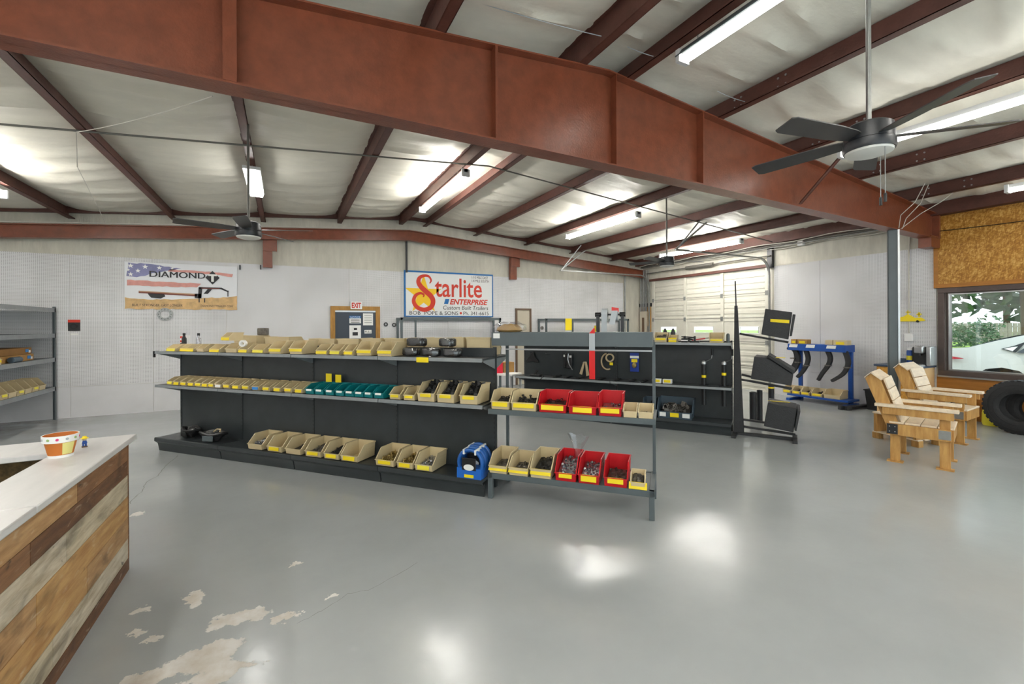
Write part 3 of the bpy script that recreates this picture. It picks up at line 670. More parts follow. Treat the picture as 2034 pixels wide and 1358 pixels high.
# loose wires at the ceiling
def wire(pts, r, m, name, label, cat='wire'):
    pts = [Vector(p) for p in pts]; e = thing(name, label, cat, pts[0]); mb = MB(); mb.tube([p - pts[0] for p in pts], r, 6); mb.build('strand', m, e); return e
def sag(a, b_, s, n=8):
    a = Vector(a); b_ = Vector(b_); return [a.lerp(b_, i / n) - Vector((0, 0, s * 4 * (i / n) * (1 - i / n))) for i in range(n + 1)]
wire([(-2.0, 6.4, zp(-2) - .03), (-2.0, 6.42, zp(-2) - .4), (-2.95, 10.72, zr(-2.95) + .27)], .004, 'wireclr', 'dangling_cable', 'white cable dropping from conduit down to the end rafter')
wire(sag((-2.0, 6.4, zp(-2) - .03), (-.45, 3.75, 3.3), .03), .004, 'wireclr', 'stretched_cable', 'white cable stretched from conduit to the main rafter')
for k, (dx, dz) in enumerate(((0, 0), (.06, .03))):
    wire([(8.9 - 2 * dx, YR - .12, 3.2), (8.82 - 3 * dx, YR - .2, 3.34 + dz), (8.9 - 3 * dx, YR - .35, 3.55), (8.75 - 2 * dx, YR - .5, zp(8.75) + .05)], .006, 'wireclr', 'loose_wire', 'white loose wire curling up from the steel column head', 'wire')['group'] = 'loose wires on the steel column'
wire([(8.9, YR - .1, 3.2), (9.05, YR - .3, 3.42), (9.2, YR - .5, 3.58), (9.25, YR - .62, zp(9.25))], .006, 'wireclr', 'loose_wire', 'yellowish wire running from column head to the last purlin')
wire(sag((W - .1, 3.5, 3.3), (W - .1, .5, 3.3), .04), .006, 'black', 'black_cable', 'thin black cable across the strand board panel')
wire([(W - .025, 3.9, 3.4), (W - .025, 3.93, 3.05), (W - .025, 3.93, 1.48)], .012, 'wireclr', 'outlet_conduit', 'white conduit running down pegboard to the outlet', 'conduit')
tag(MB().box(W - .06, W - .012, 3.87, 3.99, 1.33, 1.47).build('wall_outlet', 'white', bevel=.005), 'white wall outlet above the coffee maker', 'outlet')

for a, c_, x in (((950, 5), (1195, 72), 2.53), ((1246, 93), (1315, 116), 3.22), ((1425, 181), (1480, 202), 4.6)):
    q0 = hit(*c_, 0, x); d0 = ray(*a); zz = zp(x - .5) + .12; q1 = CAM + d0 * ((zz - CAM_H) / d0.z)
    wire(sag(q0, q1, .01), .004, 'tape_white', 'sag_wire', 'thin blue-grey wire stretched from purlin into the insulation')['group'] = 'wires at the near purlins'

# ============================================================ SIGNS ON THE FAR WALL
def flat(mb_pts, y, th=.002):
    return MB().prism(mb_pts, (y, y - th), lambda a, b_, t: (a, t, b_))
p0 = FW(802, 538, .03); p1 = FW(979, 631, .03)
SX0, SX1, SZ0, SZ1 = p0.x, p1.x, 1.90, 3.06
SW, SH = SX1 - SX0, SZ1 - SZ0
sg = thing('painted_sign', 'big hand-painted white sign with blue border and red Starlite lettering', 'sign', (SX0, D - .03, SZ0))
MB().box(0, SW, -.012, .015, 0, SH).build('sign_board', 'swhite', sg)
framebox_ = MB(); bw = .042
framebox_.box(0, SW, -.02, -.0, SH - bw, SH); framebox_.box(0, bw, -.02, 0, 0, SH - bw); framebox_.box(SW - bw * .6, SW, -.02, 0, 0, SH - bw); framebox_.box(bw, SW, -.02, 0, 0, bw * .6)
framebox_.build('border', 'sblue', sg)
sx = lambda u: u * SW; sz = lambda v: v * SH          # u,v: fractions of the board
cu_, cv_, ro, ri = .205, .46, .30, .115                 # star
st = []
for k in range(10):
    a = R(90 + 36 * k); rr = (ro if k % 2 == 0 else ri) * 1.42
    st.append((sx(cu_) + rr * SH * math.cos(a) * 1.0, sz(cv_ + .02) + rr * SH * 1.05 * math.sin(a)))
flat(st, -.013).build('yellow_star', 'syel', sg)
# the big S as a tapering ribbon
Sc = [(.268, .735, .018), (.285, .80, .03), (.262, .885, .04), (.215, .90, .05), (.165, .855, .065), (.15, .76, .08), (.175, .66, .09), (.225, .56, .095), (.28, .46, .095), (.305, .35, .09), (.285, .22, .085), (.215, .155, .08), (.14, .20, .075), (.10, .32, .07), (.115, .45, .06), (.165, .515, .045), (.205, .485, .035), (.20, .43, .02)]
def cat(P, n=6):
    out = []
    for i in range(len(P) - 1):
        a = P[max(i - 1, 0)]; b_ = P[i]; c_ = P[i + 1]; d = P[min(i + 2, len(P) - 1)]
        for k in range(n):
            t = k / n; out.append(tuple(.5 * (2 * b_[j] + (c_[j] - a[j]) * t + (2 * a[j] - 5 * b_[j] + 4 * c_[j] - d[j]) * t * t + (3 * b_[j] - a[j] - 3 * c_[j] + d[j]) * t ** 3) for j in range(len(b_))))
    out.append(P[-1]); return out
Sp = [(sx(u), sz(v), w_ * 1.2 * SH) for u, v, w_ in cat(Sc)]; L_, R_ = [], []
for i, (x, z, w_) in enumerate(Sp):
    a = Sp[max(i - 1, 0)]; c_ = Sp[min(i + 1, len(Sp) - 1)]; d = Vector((c_[0] - a[0], c_[1] - a[1])).normalized()
    L_.append((x - d.y * w_ / 2, z + d.x * w_ / 2)); R_.append((x + d.y * w_ / 2, z - d.x * w_ / 2))
mb = MB(); n = len(Sp)
mb.v = [(x, -.0165, z) for x, z in L_] + [(x, -.0165, z) for x, z in R_]; mb.f = [(i, i + 1, n + i + 1, n + i) for i in range(n - 1)]
mb.build('letter_s', 'sred', sg)
def st_(body, u, v, size, m, **k): return text(body, m, sg, (sx(u), -.0135, sz(v)), size * SH, **k)
st_('tarlite', .325, .455, .60, 'sred', width=sx(.865 - .325), bold=.008)
flat([(sx(.425), sz(.29)), (sx(.47), sz(.29)), (sx(.485), sz(.40)), (sx(.44), sz(.40))], -.013).build('blue_block', 'sblue', sg)
st_('ENTERPRISE', .49, .285, .165, 'sred', width=sx(.935 - .49), shear=.25, bold=.006)
st_('Custom Built Trailers', .415, .165, .13, 'sblack', width=sx(.94 - .415), shear=.15)
st_('BOB  POPE & SONS', .055, .045, .115, 'sblack', width=sx(.585 - .055))
flat([(sx(.615) + .032 * math.cos(a), sz(.085) + .032 * math.sin(a)) for a in (R(20 * k) for k in range(18))], -.013).build('red_dot', 'sred', sg)
st_('Ph. 341-6615', .645, .045, .115, 'sblack', width=sx(.945 - .645))
flat([(sx(.73), sz(.80)), (sx(.955), sz(.80)), (sx(.955), sz(.955)), (sx(.73), sz(.955))], -.0125, .001).build('painted_patch', 'swhite', sg)
st_('1/10 MILE EAST', .745, .885, .085, 'sblack', width=sx(.195)); st_('1/4 MILE SOUTH', .745, .805, .085, 'sblack', width=sx(.205))

# trailer banner
p0 = FW(247.5, 519.5, .02); p1 = FW(471.5, 615.2, .02)
BX, BW, BZ0, BZ1 = p0.x, p1.x - p0.x, (FW(247.5, 614.5).z + p1.z) / 2, p0.z
BH = BZ1 - BZ0
bn = thing('vinyl_banner', 'wide vinyl banner with flag, flatbed trailer picture and DIAMOND lettering', 'banner', (BX, D - .02, BZ0))
mb = MB(); nn = 24
for i in range(nn + 1):
    for j in range(9):
        x = BW * i / nn; z = BH * j / 8; mb.v.append((x, -.004 + .003 * noise.noise(Vector((x * 3, z * 3, 1))), z))
mb.f = [(i * 9 + j, (i + 1) * 9 + j, (i + 1) * 9 + j + 1, i * 9 + j + 1) for i in range(nn) for j in range(8)]
mb.build('banner_sheet', 'cloth', bn)
q = lambda u, v: (u * BW, v * BH)
def ragged(pts, amp, seed):
    out = []; random.seed(seed)
    for i in range(len(pts)):
        a = pts[i]; c_ = pts[(i + 1) % len(pts)]; out.append(a); d = math.dist(a, c_); k = max(1, int(d / .06))
        for s in range(1, k):
            t = s / k; out.append((a[0] + (c_[0] - a[0]) * t + random.uniform(-amp, amp), a[1] + (c_[1] - a[1]) * t + random.uniform(-amp, amp)))
    return out
flat(ragged([q(.015, .70), q(.10, .68), q(.20, .75), q(.34, .84), q(.48, .90), q(.30, .955), q(.03, .985)], .012, 3), -.009).build('flag_canton', 'ban_blue', bn)
for u, v, s in ((.05, .92, .05), (.17, .91, .05), (.29, .90, .045), (.11, .82, .045), (.05, .74, .045), (.03, .83, .03), (.40, .90, .03)):
    flat([(u * BW + s * (1 if k % 2 == 0 else .42) * math.cos(R(90 + 36 * k)), v * BH + s * (1 if k % 2 == 0 else .42) * math.sin(R(90 + 36 * k))) for k in range(10)], -.0115).build('white_star', 'white', bn)
flat(ragged([q(.02, .50), q(.62, .50), q(.66, .585), q(.02, .62)], .008, 5), -.009).build('flag_stripe', 'ban_red', bn)
flat(ragged([q(.36, .83), q(.80, .80), q(.95, .76), q(.96, .83), q(.60, .875), q(.38, .875)], .008, 6), -.009).build('flag_stripe', 'ban_red', bn)
flat(ragged([q(.0, .005), q(1, .005), q(1, .33), q(.9, .29), q(.72, .27), q(.5, .235), q(.3, .215), q(.12, .22), q(0, .25)], .01, 8), -.009).build('sand_ground', 'ban_sand', bn)
def bp(pts, m, nm, y=-.0115): flat([q(*p) for p in pts], y).build(nm, m, bn)
bp([(.115, .375), (.62, .33), (.62, .30), (.115, .345)], 'ban_rust', 'trailer_frame')
bp([(.115, .395), (.62, .355), (.62, .33), (.115, .372)], 'ban_deck', 'trailer_deck')
bp([(.19, .345), (.33, .335), (.34, .285), (.30, .235), (.22, .25), (.20, .30)], 'ban_dark', 'trailer_wheels')
bp([(.60, .36), (.66, .36), (.66, .255), (.60, .265)], 'ban_dark', 'trailer_tool_box')
bp([(.635, .50), (.67, .51), (.66, .26), (.63, .26)], 'ban_dark', 'gooseneck_riser')
bp([(.64, .51), (.85, .51), (.92, .43), (.91, .41), (.84, .475), (.64, .47)], 'ban_dark', 'gooseneck_arm')
bp([(.66, .495), (.83, .495), (.83, .48), (.66, .48)], 'ban_rust', 'gooseneck_stripe', -.0135)
bp([(.68, .36), (.72, .36), (.76, .47), (.72, .47)], 'ban_dark', 'gooseneck_brace')
bp([(.905, .45), (.915, .45), (.915, .31), (.905, .31)], 'ban_dark', 'coupler')
for u in (.635, .685): bp([(u, .26), (u + .01, .26), (u + .01, .165), (u, .165)], 'ban_dark', 'jack_leg')
for dd in (0, .004, .008): text('DIAMOND', 'ban_dark', bn, (q(.205, 0)[0] + dd, -.0115 - dd * .05, .70 * BH), .185 * BH, width=.49 * BW)
cx_, cz_ = q(.765, .73); bp([(.765, .885), (.832, .73), (.765, .575), (.698, .73)], 'ban_dark', 'diamond_emblem')
text('T', 'white', bn, (cx_ - .075, -.0138, cz_ - .075), .2, width=.15, bold=.01)
text('BUILT STRONGER  LAST LONGER', 'ban_dark', bn, (q(.06, 0)[0], -.0115, .065 * BH), .07, width=.43 * BW, shear=.15)
text('DIAMONDTTRAILER.COM', 'ban_dark', bn, (q(.655, 0)[0], -.0115, .065 * BH), .06, width=.30 * BW)

def ring(px, py, r0, r1, m, name, label, cat_, holes=0, off=.03, group=None):
    c_ = FW(px, py, off); t = thing(name, label, cat_, (c_.x, D - .012, c_.z), group=group)
    f = lambda r, z, a: (r * math.cos(a), z, r * math.sin(a))
    MB().lathe([(r0, -.02), (r1, -.02), (r1, 0), (r0, 0), (r0, -.02)], 28, f=f).build('ring', m, t)
    for k in range(holes):
        a = 2 * math.pi * k / holes; rr = (r0 + r1) / 2
        MB().cyl((rr * math.cos(a), -.0215, rr * math.sin(a)), (rr * math.cos(a), -.018, rr * math.sin(a)), .009, 8).build('bolt_hole', 'black', t)
    return t
ring(327.5, 624, .075, .125, 'galv', 'hub_ring', 'round metal hub ring with bolt holes hanging under the banner', 'ring', 12)
ring(766.5, 644, .028, .05, 'bits_black', 'rubber_seal', 'black rubber seal ring hanging beside the exit door', 'ring', group='seals beside the exit door')
ring(783, 645, .028, .05, 'bits_black', 'rubber_seal', 'black rubber seal ring hanging beside the exit door', 'ring', group='seals beside the exit door')
ring(1077, 651, .02, .05, 'bits_grey', 'metal_bushing', 'small metal bushing hanging beside the closet door', 'ring')
# blister pack on the left pegboard
c_ = FW(147, 645.5, .02); bl = thing('blister_pack', 'small red and black blister pack hanging on the left pegboard', 'package', (c_.x, D - .012, c_.z - .11))
MB().box(-.085, .085, -.006, 0, 0, .21).build('backing_card', 'sblack', bl); MB().box(-.085, .085, -.0075, -.006, .16, .21).build('header', 'sred', bl)
MB().lathe([(.03, -.02), (.055, -.02), (.055, -.006), (.03, -.006)], 20, f=lambda r, z, a: (r * math.cos(a), z, .085 + r * math.sin(a))).build('ring', 'black', bl)
MB().box(-.05, .06, -.004, 0, -.07, -.045).build('price_tag', 'paper', bl)
# two black wall hooks near the pegboard top
for px in (477, 518): 
    c_ = FW(px, 531); tag(MB().box(-.012, .012, -.03, 0, -.05, .05).build('wall_hook', 'black', loc=(c_.x, D - .012, c_.z)), 'short black hook at the top edge of the pegboard', 'hook', 'black hooks by the banner')

# far racks against the wall
def wallrack(px0, px1, zt, label, n):
    x0, x1 = hit(px0, 640, 1, D - .45).x, hit(px1, 640, 1, D - .45).x
    t = thing('wall_rack', label, 'rack', (x0, D - .5, 0)); w_ = x1 - x0
    for x in (0, w_):
        for y in (.02, .42): MB().box(x - .025, x + .025, y - .02, y + .02, 0, zt).build('post', 'rack', t)
    for z in (zt, 1.1, .5):
        MB().box(-.03, w_ + .03, 0, .03, z - .06, z).build('beam', 'rack', t); MB().box(-.03, w_ + .03, .41, .44, z - .06, z).build('beam', 'rack', t)
        if z < zt: MB().box(0, w_, .03, .41, z - .03, z - .012).build('shelf', 'rack', t)
    for x in n: MB().box(x * w_ - .02, x * w_ + .02, .0, .04, 0, zt - .06).build('post', 'rack', t)
    return t, x0, w_
wallrack(797, 992, 1.87, 'grey steel rack against the far wall under the painted sign', (.13,))
rk2, rx, rw = wallrack(1084, 1246, 1.86, 'grey steel rack against the far wall beside the closet door', (.3,))
c_ = hit(1130, 644, 1, D - .52); tag(MB().box(-.11, .11, -.004, 0, -.17, .17).build('price_card', 'yellow', loc=(c_.x, D - .503, c_.z)), 'large yellow card taped to the far wall rack', 'card')

# ============================================================ SHELVING
class Frame:
    """floor frame: origin o, x axis at angle th, y axis to its left"""
    def __init__(s, o, th):
        s.o = Vector((o[0], o[1], 0)); s.th = th; s.u = Vector((math.cos(th), math.sin(th), 0)); s.n = Vector((-math.sin(th), math.cos(th), 0))
    def P(s, u, n, z=0): return s.o + s.u * u + s.n * n + Vector((0, 0, z))
    def ux(s, px, n, z):                 # position along x for an image column at depth n and height z
        g = c_r - c_f * ((px - CX) / F_PX); P0 = s.P(0, n, z) - CAM
        return -P0.dot(g) / s.u.dot(g)
    def thing(s, name, label, cat_, u, n, z, dz=0, group=None): return thing(name, label, cat_, s.P(u, n, z), s.th + dz, group)

TH = R(-47.9); _u = Vector((math.cos(TH), math.sin(TH), 0))
G1 = Frame(Vector((1.682, 3.89, 0)) - _u * 4.84, TH); GL, GS, GD = 4.84, 1.21, .33
ZD, ZM, ZTOP = .18, .895, 1.345
def gondola(fr, nsec, sl, dep, zm, zt, zhigh, label, both=True, brackets=True):
    t = thing('shelving_gondola', label, 'shelving', fr.o, fr.th); L = nsec * sl
    for k in range(nsec):
        x0, x1 = k * sl + .004, (k + 1) * sl - .004
        MB().box(x0 + .012, x1 - .012, dep, dep + .03, .12, zhigh).build('back_panel', 'gond', t)
        for s in ((1, -1) if both else (1,)):
            f = (lambda y: y) if s > 0 else (lambda y: 2 * dep + .03 - y)
            d = MB(); d.box(x0, x1, f(.0), f(dep), ZD - .03, ZD); dk = d.build('base_deck', 'gond', t)
            d = MB(); pr = [(0, ZD + .006), (-.012, ZD), (-.014, ZD - .04), (.012, ZD - .065), (.012, ZD - .05), (0, ZD - .03)]
            d.prism(pr, (x0, x1), lambda a, b_, q_: (q_, f(a), b_)); d.build('deck_rail', 'gondlip' if False else 'gond', dk)
            d = MB(); pr = [(.014, ZD - .06), (.028, ZD - .085), (.04, .03), (.045, .0), (.06, 0), (.06, ZD - .06)]
            d.prism(pr, (x0 + .004, x1 - .004), lambda a, b_, q_: (q_, f(a), b_)); d.build('kick_plate', 'gond', t)
            for z, inset in ((zm, .0), (zt, .0)):
                if s < 0 and z == zm: continue
                d = MB(); d.box(x0, x1, f(inset + .012), f(dep), z - .022, z - .004); sh = d.build('shelf', 'gond', t)
                d = MB(); d.prism([(inset, z), (inset + .02, z - .003), (inset + .02, z - .03), (inset - .004, z - .036)], (x0, x1), lambda a, b_, q_: (q_, f(a), b_)); d.build('price_rail', 'gondlip', sh)
                if brackets:
                    for xx in (x0, x1 - .004):
                        d = MB(); d.prism([(f(dep), z - .02), (f(inset + .04), z - .022), (f(inset + .04), z - .04), (f(dep), z - .13)], (xx, xx + .003), lambda a, b_, q_: (q_, a, b_)); d.build('bracket', 'gondlip', sh)
    for k in range(nsec + 1):
        x = min(max(k * sl, .014), L - .014)
        up = MB().box(x - .013, x + .013, dep - .006, dep + .036, 0, zhigh + .01).build('upright', 'gond', t)
        d = MB(); z = .25
        while z < zhigh - .03: d.box(x - .004, x + .004, dep - .0075, dep - .005, z, z + .022); z += .05
        d.build('slots', 'black', up, kind='stuff')
    return t
gon = gondola(G1, 4, GS, GD, ZM, ZTOP, 1.43, 'long charcoal double-sided gondola full of small parts bins')
mb = MB(); mb.box(-.03, .0, -.005, .012, ZTOP - .085, ZTOP); mb.box(-.03, .0, -.005, .05, ZTOP - .012, ZTOP); mb.build('end_hook', 'black', gon)

# ---------------- bins
BINS = {}
def bin_mesh(w_, d, h, hf, m):
    """open hopper bin: front at y=0, back at y=d"""
    key = (round(w_, 3), round(d, 3), round(h, 3), round(hf, 3), m)
    if key in BINS: return BINS[key]
    t = max(.0025, min(.004, w_ * .02)); wb = w_ * .93
    mb = MB()
    prof = [(.03 * d, 0), (.0, hf), (.04 * d, hf + .02 * h), (.34 * d, h), (d, h), (.985 * d, 0)]
    for s in (-1, 1):
        A = [(s * (wb / 2 + (w_ - wb) / 2 * (z / h)), y, z) for y, z in prof]
        B = [(x - s * t, y, z) for x, y, z in A]; mb.hull(A, B)
        # rolled top rim and ribs
        x1 = s * (w_ / 2 + .003); mb.hull([(x1, .34 * d, h), (x1 - s * .009, .34 * d, h), (x1 - s * .009, .34 * d, h + .004), (x1, .34 * d, h + .004)], [(x1, d, h), (x1 - s * .009, d, h), (x1 - s * .009, d, h + .004), (x1, d, h + .004)])
        mb.hull([(x1, .04 * d, hf), (x1 - s * .009, .04 * d, hf), (x1 - s * .009, .05 * d, hf + .006), (x1, .05 * d, hf + .006)], [(x1, .34 * d, h - .003), (x1 - s * .009, .34 * d, h - .003), (x1 - s * .009, .35 * d, h + .004), (x1, .35 * d, h + .004)])
        for zz in (.52, .68): mb.box(s * (wb / 2 + (w_ - wb) / 2 * zz) , s * (wb / 2 + (w_ - wb) / 2 * zz + .003), .5 * d, .95 * d, zz * h, zz * h + .006)
    mb.hull([(-wb / 2, .03 * d, 0), (wb / 2, .03 * d, 0), (wb / 2, .03 * d + t, 0), (-wb / 2, .03 * d + t, 0)], [(-w_ * .48, 0, hf), (w_ * .48, 0, hf), (w_ * .48, t, hf), (-w_ * .48, t, hf)])
    mb.box(-w_ / 2 - .003, w_ / 2 + .003, -.004, .004, hf - .008, hf)
    mb.hull([(-wb / 2, .985 * d - t, 0), (wb / 2, .985 * d - t, 0), (wb / 2, .985 * d, 0), (-wb / 2, .985 * d, 0)], [(-w_ / 2, d - t, h), (w_ / 2, d - t, h), (w_ / 2, d, h), (-w_ / 2, d, h)])
    mb.box(-w_ / 2 - .003, w_ / 2 + .003, d - .004, d + .008, h - .01, h + .004)
    mb.box(-wb / 2, wb / 2, .03 * d, .985 * d, 0, t)
    BINS[key] = mb.mesh('bin_body', m); return BINS[key]
CARDS = {}
def card_mesh(w_, h, m):
    k = (round(w_, 3), round(h, 3), m)
    if k not in CARDS: CARDS[k] = MB().box(-w_ / 2, w_ / 2, -.0015, 0, 0, h).mesh('card', m)
    return CARDS[k]
PILES = {}
def pile_mesh(kind, wq, dq, hq, m, n, s, seed=1):
    k = (kind, round(wq, 2), round(dq, 2), round(hq, 2), m, n, round(s, 3))
    if k in PILES: return PILES[k]
    rnd = random.Random(seed + n); mb = MB()
    # bed of small parts: higher at the back of the bin
    for i in range(n):
        mg = 1.7 * s if kind in ('plate', 'clip', 'bolt', 'box') else s * .6; x = rnd.uniform(-wq / 2 + mg, wq / 2 - mg); y = rnd.uniform(mg, dq - mg * .5); z = hq * (.35 + .65 * (y / dq)) * rnd.uniform(.45, 1)
        rot = Matrix.Rotation(rnd.uniform(0, 6.28), 4, Vector((rnd.uniform(-1, 1), rnd.uniform(-1, 1), rnd.uniform(-1, 1))).normalized())
        T = Matrix.Translation((x, y, z)) @ rot; q_ = MB()
        if kind == 'nut': q_.cyl((0, 0, -s * .4), (0, 0, s * .4), s, 6)
        elif kind == 'bolt': q_.cyl((0, 0, -s * 2), (0, 0, s * 2), s * .45, 6); q_.cyl((0, 0, s * 2), (0, 0, s * 2.6), s, 6)
        elif kind == 'plate': q_.box(-s * 1.6, s * 1.6, -s, s, -s * .15, s * .15); q_.box(-s * 1.6, -s * 1.3, -s, s, 0, s * 1.3)
        elif kind == 'clip': q_.tube([(s * 1.3 * math.cos(a), s * 1.3 * math.sin(a), 0) for a in (R(40 * j) for j in range(8))], s * .35, 5)
        elif kind == 'box': q_.box(-s * 1.3, s * 1.3, -s, s, -s * .6, s * .6)
        mb.add([T @ Vector(v) for v in q_.v], q_.f)
    mb.add([(-wq / 2, 0, hq * .3), (wq / 2, 0, hq * .3), (wq / 2, dq, hq * .8), (-wq / 2, dq, hq * .8)], ((0, 1, 2, 3),))
    mb.v = [(x, y, max(z, .002)) for x, y, z in mb.v]
    PILES[k] = mb.mesh('contents', m); return PILES[k]
def put_bin(fr, u, n, z, w_, d, h, m, label, group=None, hf=None, card='yellow', cw=.75, ch=.045, cdz=0, pile=None, face=1, tilt=0, dz=0, name=None, ctilt=.15):
    hf = hf or h * .4
    t = fr.thing(name or 'storage_bin', label, 'bin', u, n, z, (0 if face > 0 else math.pi) + dz, group)
    if tilt: t.rotation_euler.x = tilt
    link('bin_body', bin_mesh(w_, d, h, hf, m), t)
    if card:
        c = link('price_card', card_mesh(w_ * cw, ch, card), t, (0, -.006, max(hf - ch + cdz, .002) + .002)); c.rotation_euler.x = ctilt * -1
    if pile:
        kind, pm, fill, nn, s = pile
        p = link('contents', pile_mesh(kind, w_ * .84, d * .8, h * fill, pm, nn, s), t, (0, d * .12, .004), kind='stuff')
    return t
# bottom deck of the long gondola
rows = [(487, 524, 'bits_steel', 'bolt'), (526.5, 562, None, 0), (563, 600, 'bits_black', 'low'), (602, 640, 'bits_grey', 'clip'), (642, 673, 'bits_black', 'clip'), (675, 711, None, 0), (741, 786, 'bits_brass', 'bolt'), (787, 820, 'bits_brass', 'bolt'), (823, 859, 'bits_steel', 'nut')]
desc = ['silver latch parts', 'nothing', 'a few black clips', 'grey spring clips', 'black clamps', 'nothing', 'brass coloured bolts', 'brass coloured pins', 'small zinc nuts']
for k, (a, c_, pm, kd) in enumerate(rows):
    u0, u1 = G1.ux(a, .012, ZD + .05), G1.ux(c_, .012, ZD + .05); w_ = min(u1 - u0 - .004, .235)
    pl = None
    if pm: pl = ('clip' if kd == 'low' else kd, pm, .3 if kd == 'low' else .55, 20 if kd == 'low' else 70, .012 if kd != 'nut' else .009)
    gl_ = 'empty beige bins on the gondola deck' if not pm else None
    put_bin(G1, (u0 + u1) / 2, .012, ZD + .008, w_, .30, .16, 'beige', ('beige hopper bin holding %s on the bottom deck of the long gondola' % desc[k]) if pm else ('empty beige hopper bin on the gondola deck beside the silver latch parts' if k == 1 else 'empty beige hopper bin on the gondola deck beside the black clamps'), gl_,
            card=None if k in (0, 2) else ('lime' if k == 8 else 'yellow'), cw=.66, pile=pl, ctilt=.1, cdz=-.004 * (k % 3))
# middle shelf: 14 beige minis, 8 teal, then larger beige
edges = [331, 343, 357, 371, 386, 400, 413, 425, 441, 458, 477, 497, 517, 539, 561, 582, 603]
for k in range(len(edges) - 1):
    u0, u1 = G1.ux(edges[k], .02, ZM + .03), G1.ux(edges[k + 1], .02, ZM + .03)
    cdk = {0: 'lime', 7: 'paper', 11: 'bluecard'}.get(k, 'yellow')
    lb = {'lime': 'small beige bin with lime card at the end of the gondola middle shelf', 'paper': 'small beige bin with white card on the gondola middle shelf', 'bluecard': 'small beige bin with blue card on the gondola middle shelf', 'yellow': 'small beige bin with yellow card on the gondola middle shelf'}[cdk]
    put_bin(G1, (u0 + u1) / 2, .02, ZM + .002, min(u1 - u0 - .006, .118), .27, .095, 'beige', lb, 'small beige bins on the gondola middle shelf' if cdk == 'yellow' else None, hf=.05, card=cdk, cw=.8, ch=.036, pile=('clip', 'bits_grey', .3, 16, .008) if k % 3 == 1 else None, cdz=-.006 * (k % 2), dz=0)
te = [605, 623, 643.5, 664, 684, 702.5, 722, 740, 763]
for k in range(8):
    u0, u1 = G1.ux(te[k], .02, ZM + .03), G1.ux(te[k + 1], .02, ZM + .03)
    put_bin(G1, (u0 + u1) / 2, .02, ZM + .002, min(u1 - u0 - .004, .122), .27, .105, 'teal', 'small teal bin with white card on the gondola middle shelf', 'teal bins on the gondola middle shelf', hf=.055, card='paper', cw=.62, ch=.022, cdz=0)
for a, c_ in ((771, 797), (800, 824)):
    u0, u1 = G1.ux(a, .02, ZM + .03), G1.ux(c_, .02, ZM + .03)
    put_bin(G1, (u0 + u1) / 2, .02, ZM + .002, min(u1 - u0 - .004, .135), .25, .115, 'beige', 'medium beige bin beside the teal bins on the gondola middle shelf', 'beige bins beside the teal bins', hf=.055, cw=.7, ch=.035, pile=('clip', 'bits_grey', .25, 14, .01))
for a, c_, nm in ((827, 864, 'beside the medium bins'), (866, 903, 'between two alike'), (909, 952, 'next to the display rack')):
    u0, u1 = G1.ux(a, .01, ZM + .03), G1.ux(c_, .01, ZM + .03)
    put_bin(G1, (u0 + u1) / 2, .01, ZM + .002, min(u1 - u0 - .004, .2), .30, .18, 'beige', 'large beige bin heaped with black parts on the gondola shelf %s' % nm, 'large bins of black parts', hf=.085, cw=.62, ch=.04, pile=('plate', 'bits_black', 1.05, 60, .02))
# top shelf, front row
top = [(328, 353, .085, .115, 'lime'), (354.5, 368, .085, .1, 'yellow'), (369, 386, .085, .1, 'yellow'), (388, 402, .09, .11, None), (413, 440, .09, .12, 'yellow'), (443, 470, .11, .14, None), (474, 492, .1, .12, 'yellow'), (497, 523, .1, .12, 'lime'), (532, 562, .14, .15, 'yellow'), (571, 600, .15, .16, 'yellow'), (628, 650, .11, .12, 'yellow'), (652, 674, .11, .12, 'lime'), (683, 702, .11, .12, 'yellow'), (706, 736, .145, .15, 'yellow'), (748, 780, .145, .15, 'yellow')]
for k, (a, c_, h, hf_, cd_) in enumerate(top):
    u0, u1 = G1.ux(a, .02, ZTOP + .04), G1.ux(c_, .02, ZTOP + .04)
    big = h > .12
    lb = 'beige bin with %s card in the front row on top of the long gondola' % {'yellow': 'yellow', 'lime': 'pale yellow', None: 'no'}[cd_]
    if big: lb = 'larger beige bin with yellow card in the front row on top of the long gondola'
    put_bin(G1, (u0 + u1) / 2, .012 + .02 * (k % 2), ZTOP + .001, min(u1 - u0 - .006, .2), .24, h, 'beige', lb, lb.replace('beige bin', 'beige bins'), hf=h * .45, card=cd_, cw=.92, ch=.04, cdz=0, pile=('box', 'bits_grey', .3, 10, .012) if k % 4 == 2 else None, dz=R((k * 37 % 7) - 3), ctilt=.25)
# one bin stacked on the front row
u = G1.ux(449, .06, ZTOP + .16); put_bin(G1, u, .05, ZTOP + .146, .13, .2, .1, 'beige', 'small beige bin stacked on another bin on the long gondola', hf=.05, cw=1.1, ch=.045)
# rear row: larger bins facing the other aisle
for k, (a, c_, h) in enumerate(((462, 509, .20), (516, 582, .185), (612, 664, .165), (668, 712, .165), (716, 757, .175), (762, 803, .175), (806, 840, .18), (842, 893, .185), (898, 921, .19), (924, 975, .19))):
    n_ = 2 * GD + .02; u0, u1 = G1.ux(a, n_ - .31, ZTOP + .1), G1.ux(c_, n_ - .31, ZTOP + .1)
    put_bin(G1, (u0 + u1) / 2, n_, ZTOP + .001, min(u1 - u0 - .012, .42), .3, h, 'beige', 'tall beige bin facing the far aisle on top of the long gondola', 'rear row of beige bins on the long gondola', card=None, face=-1)
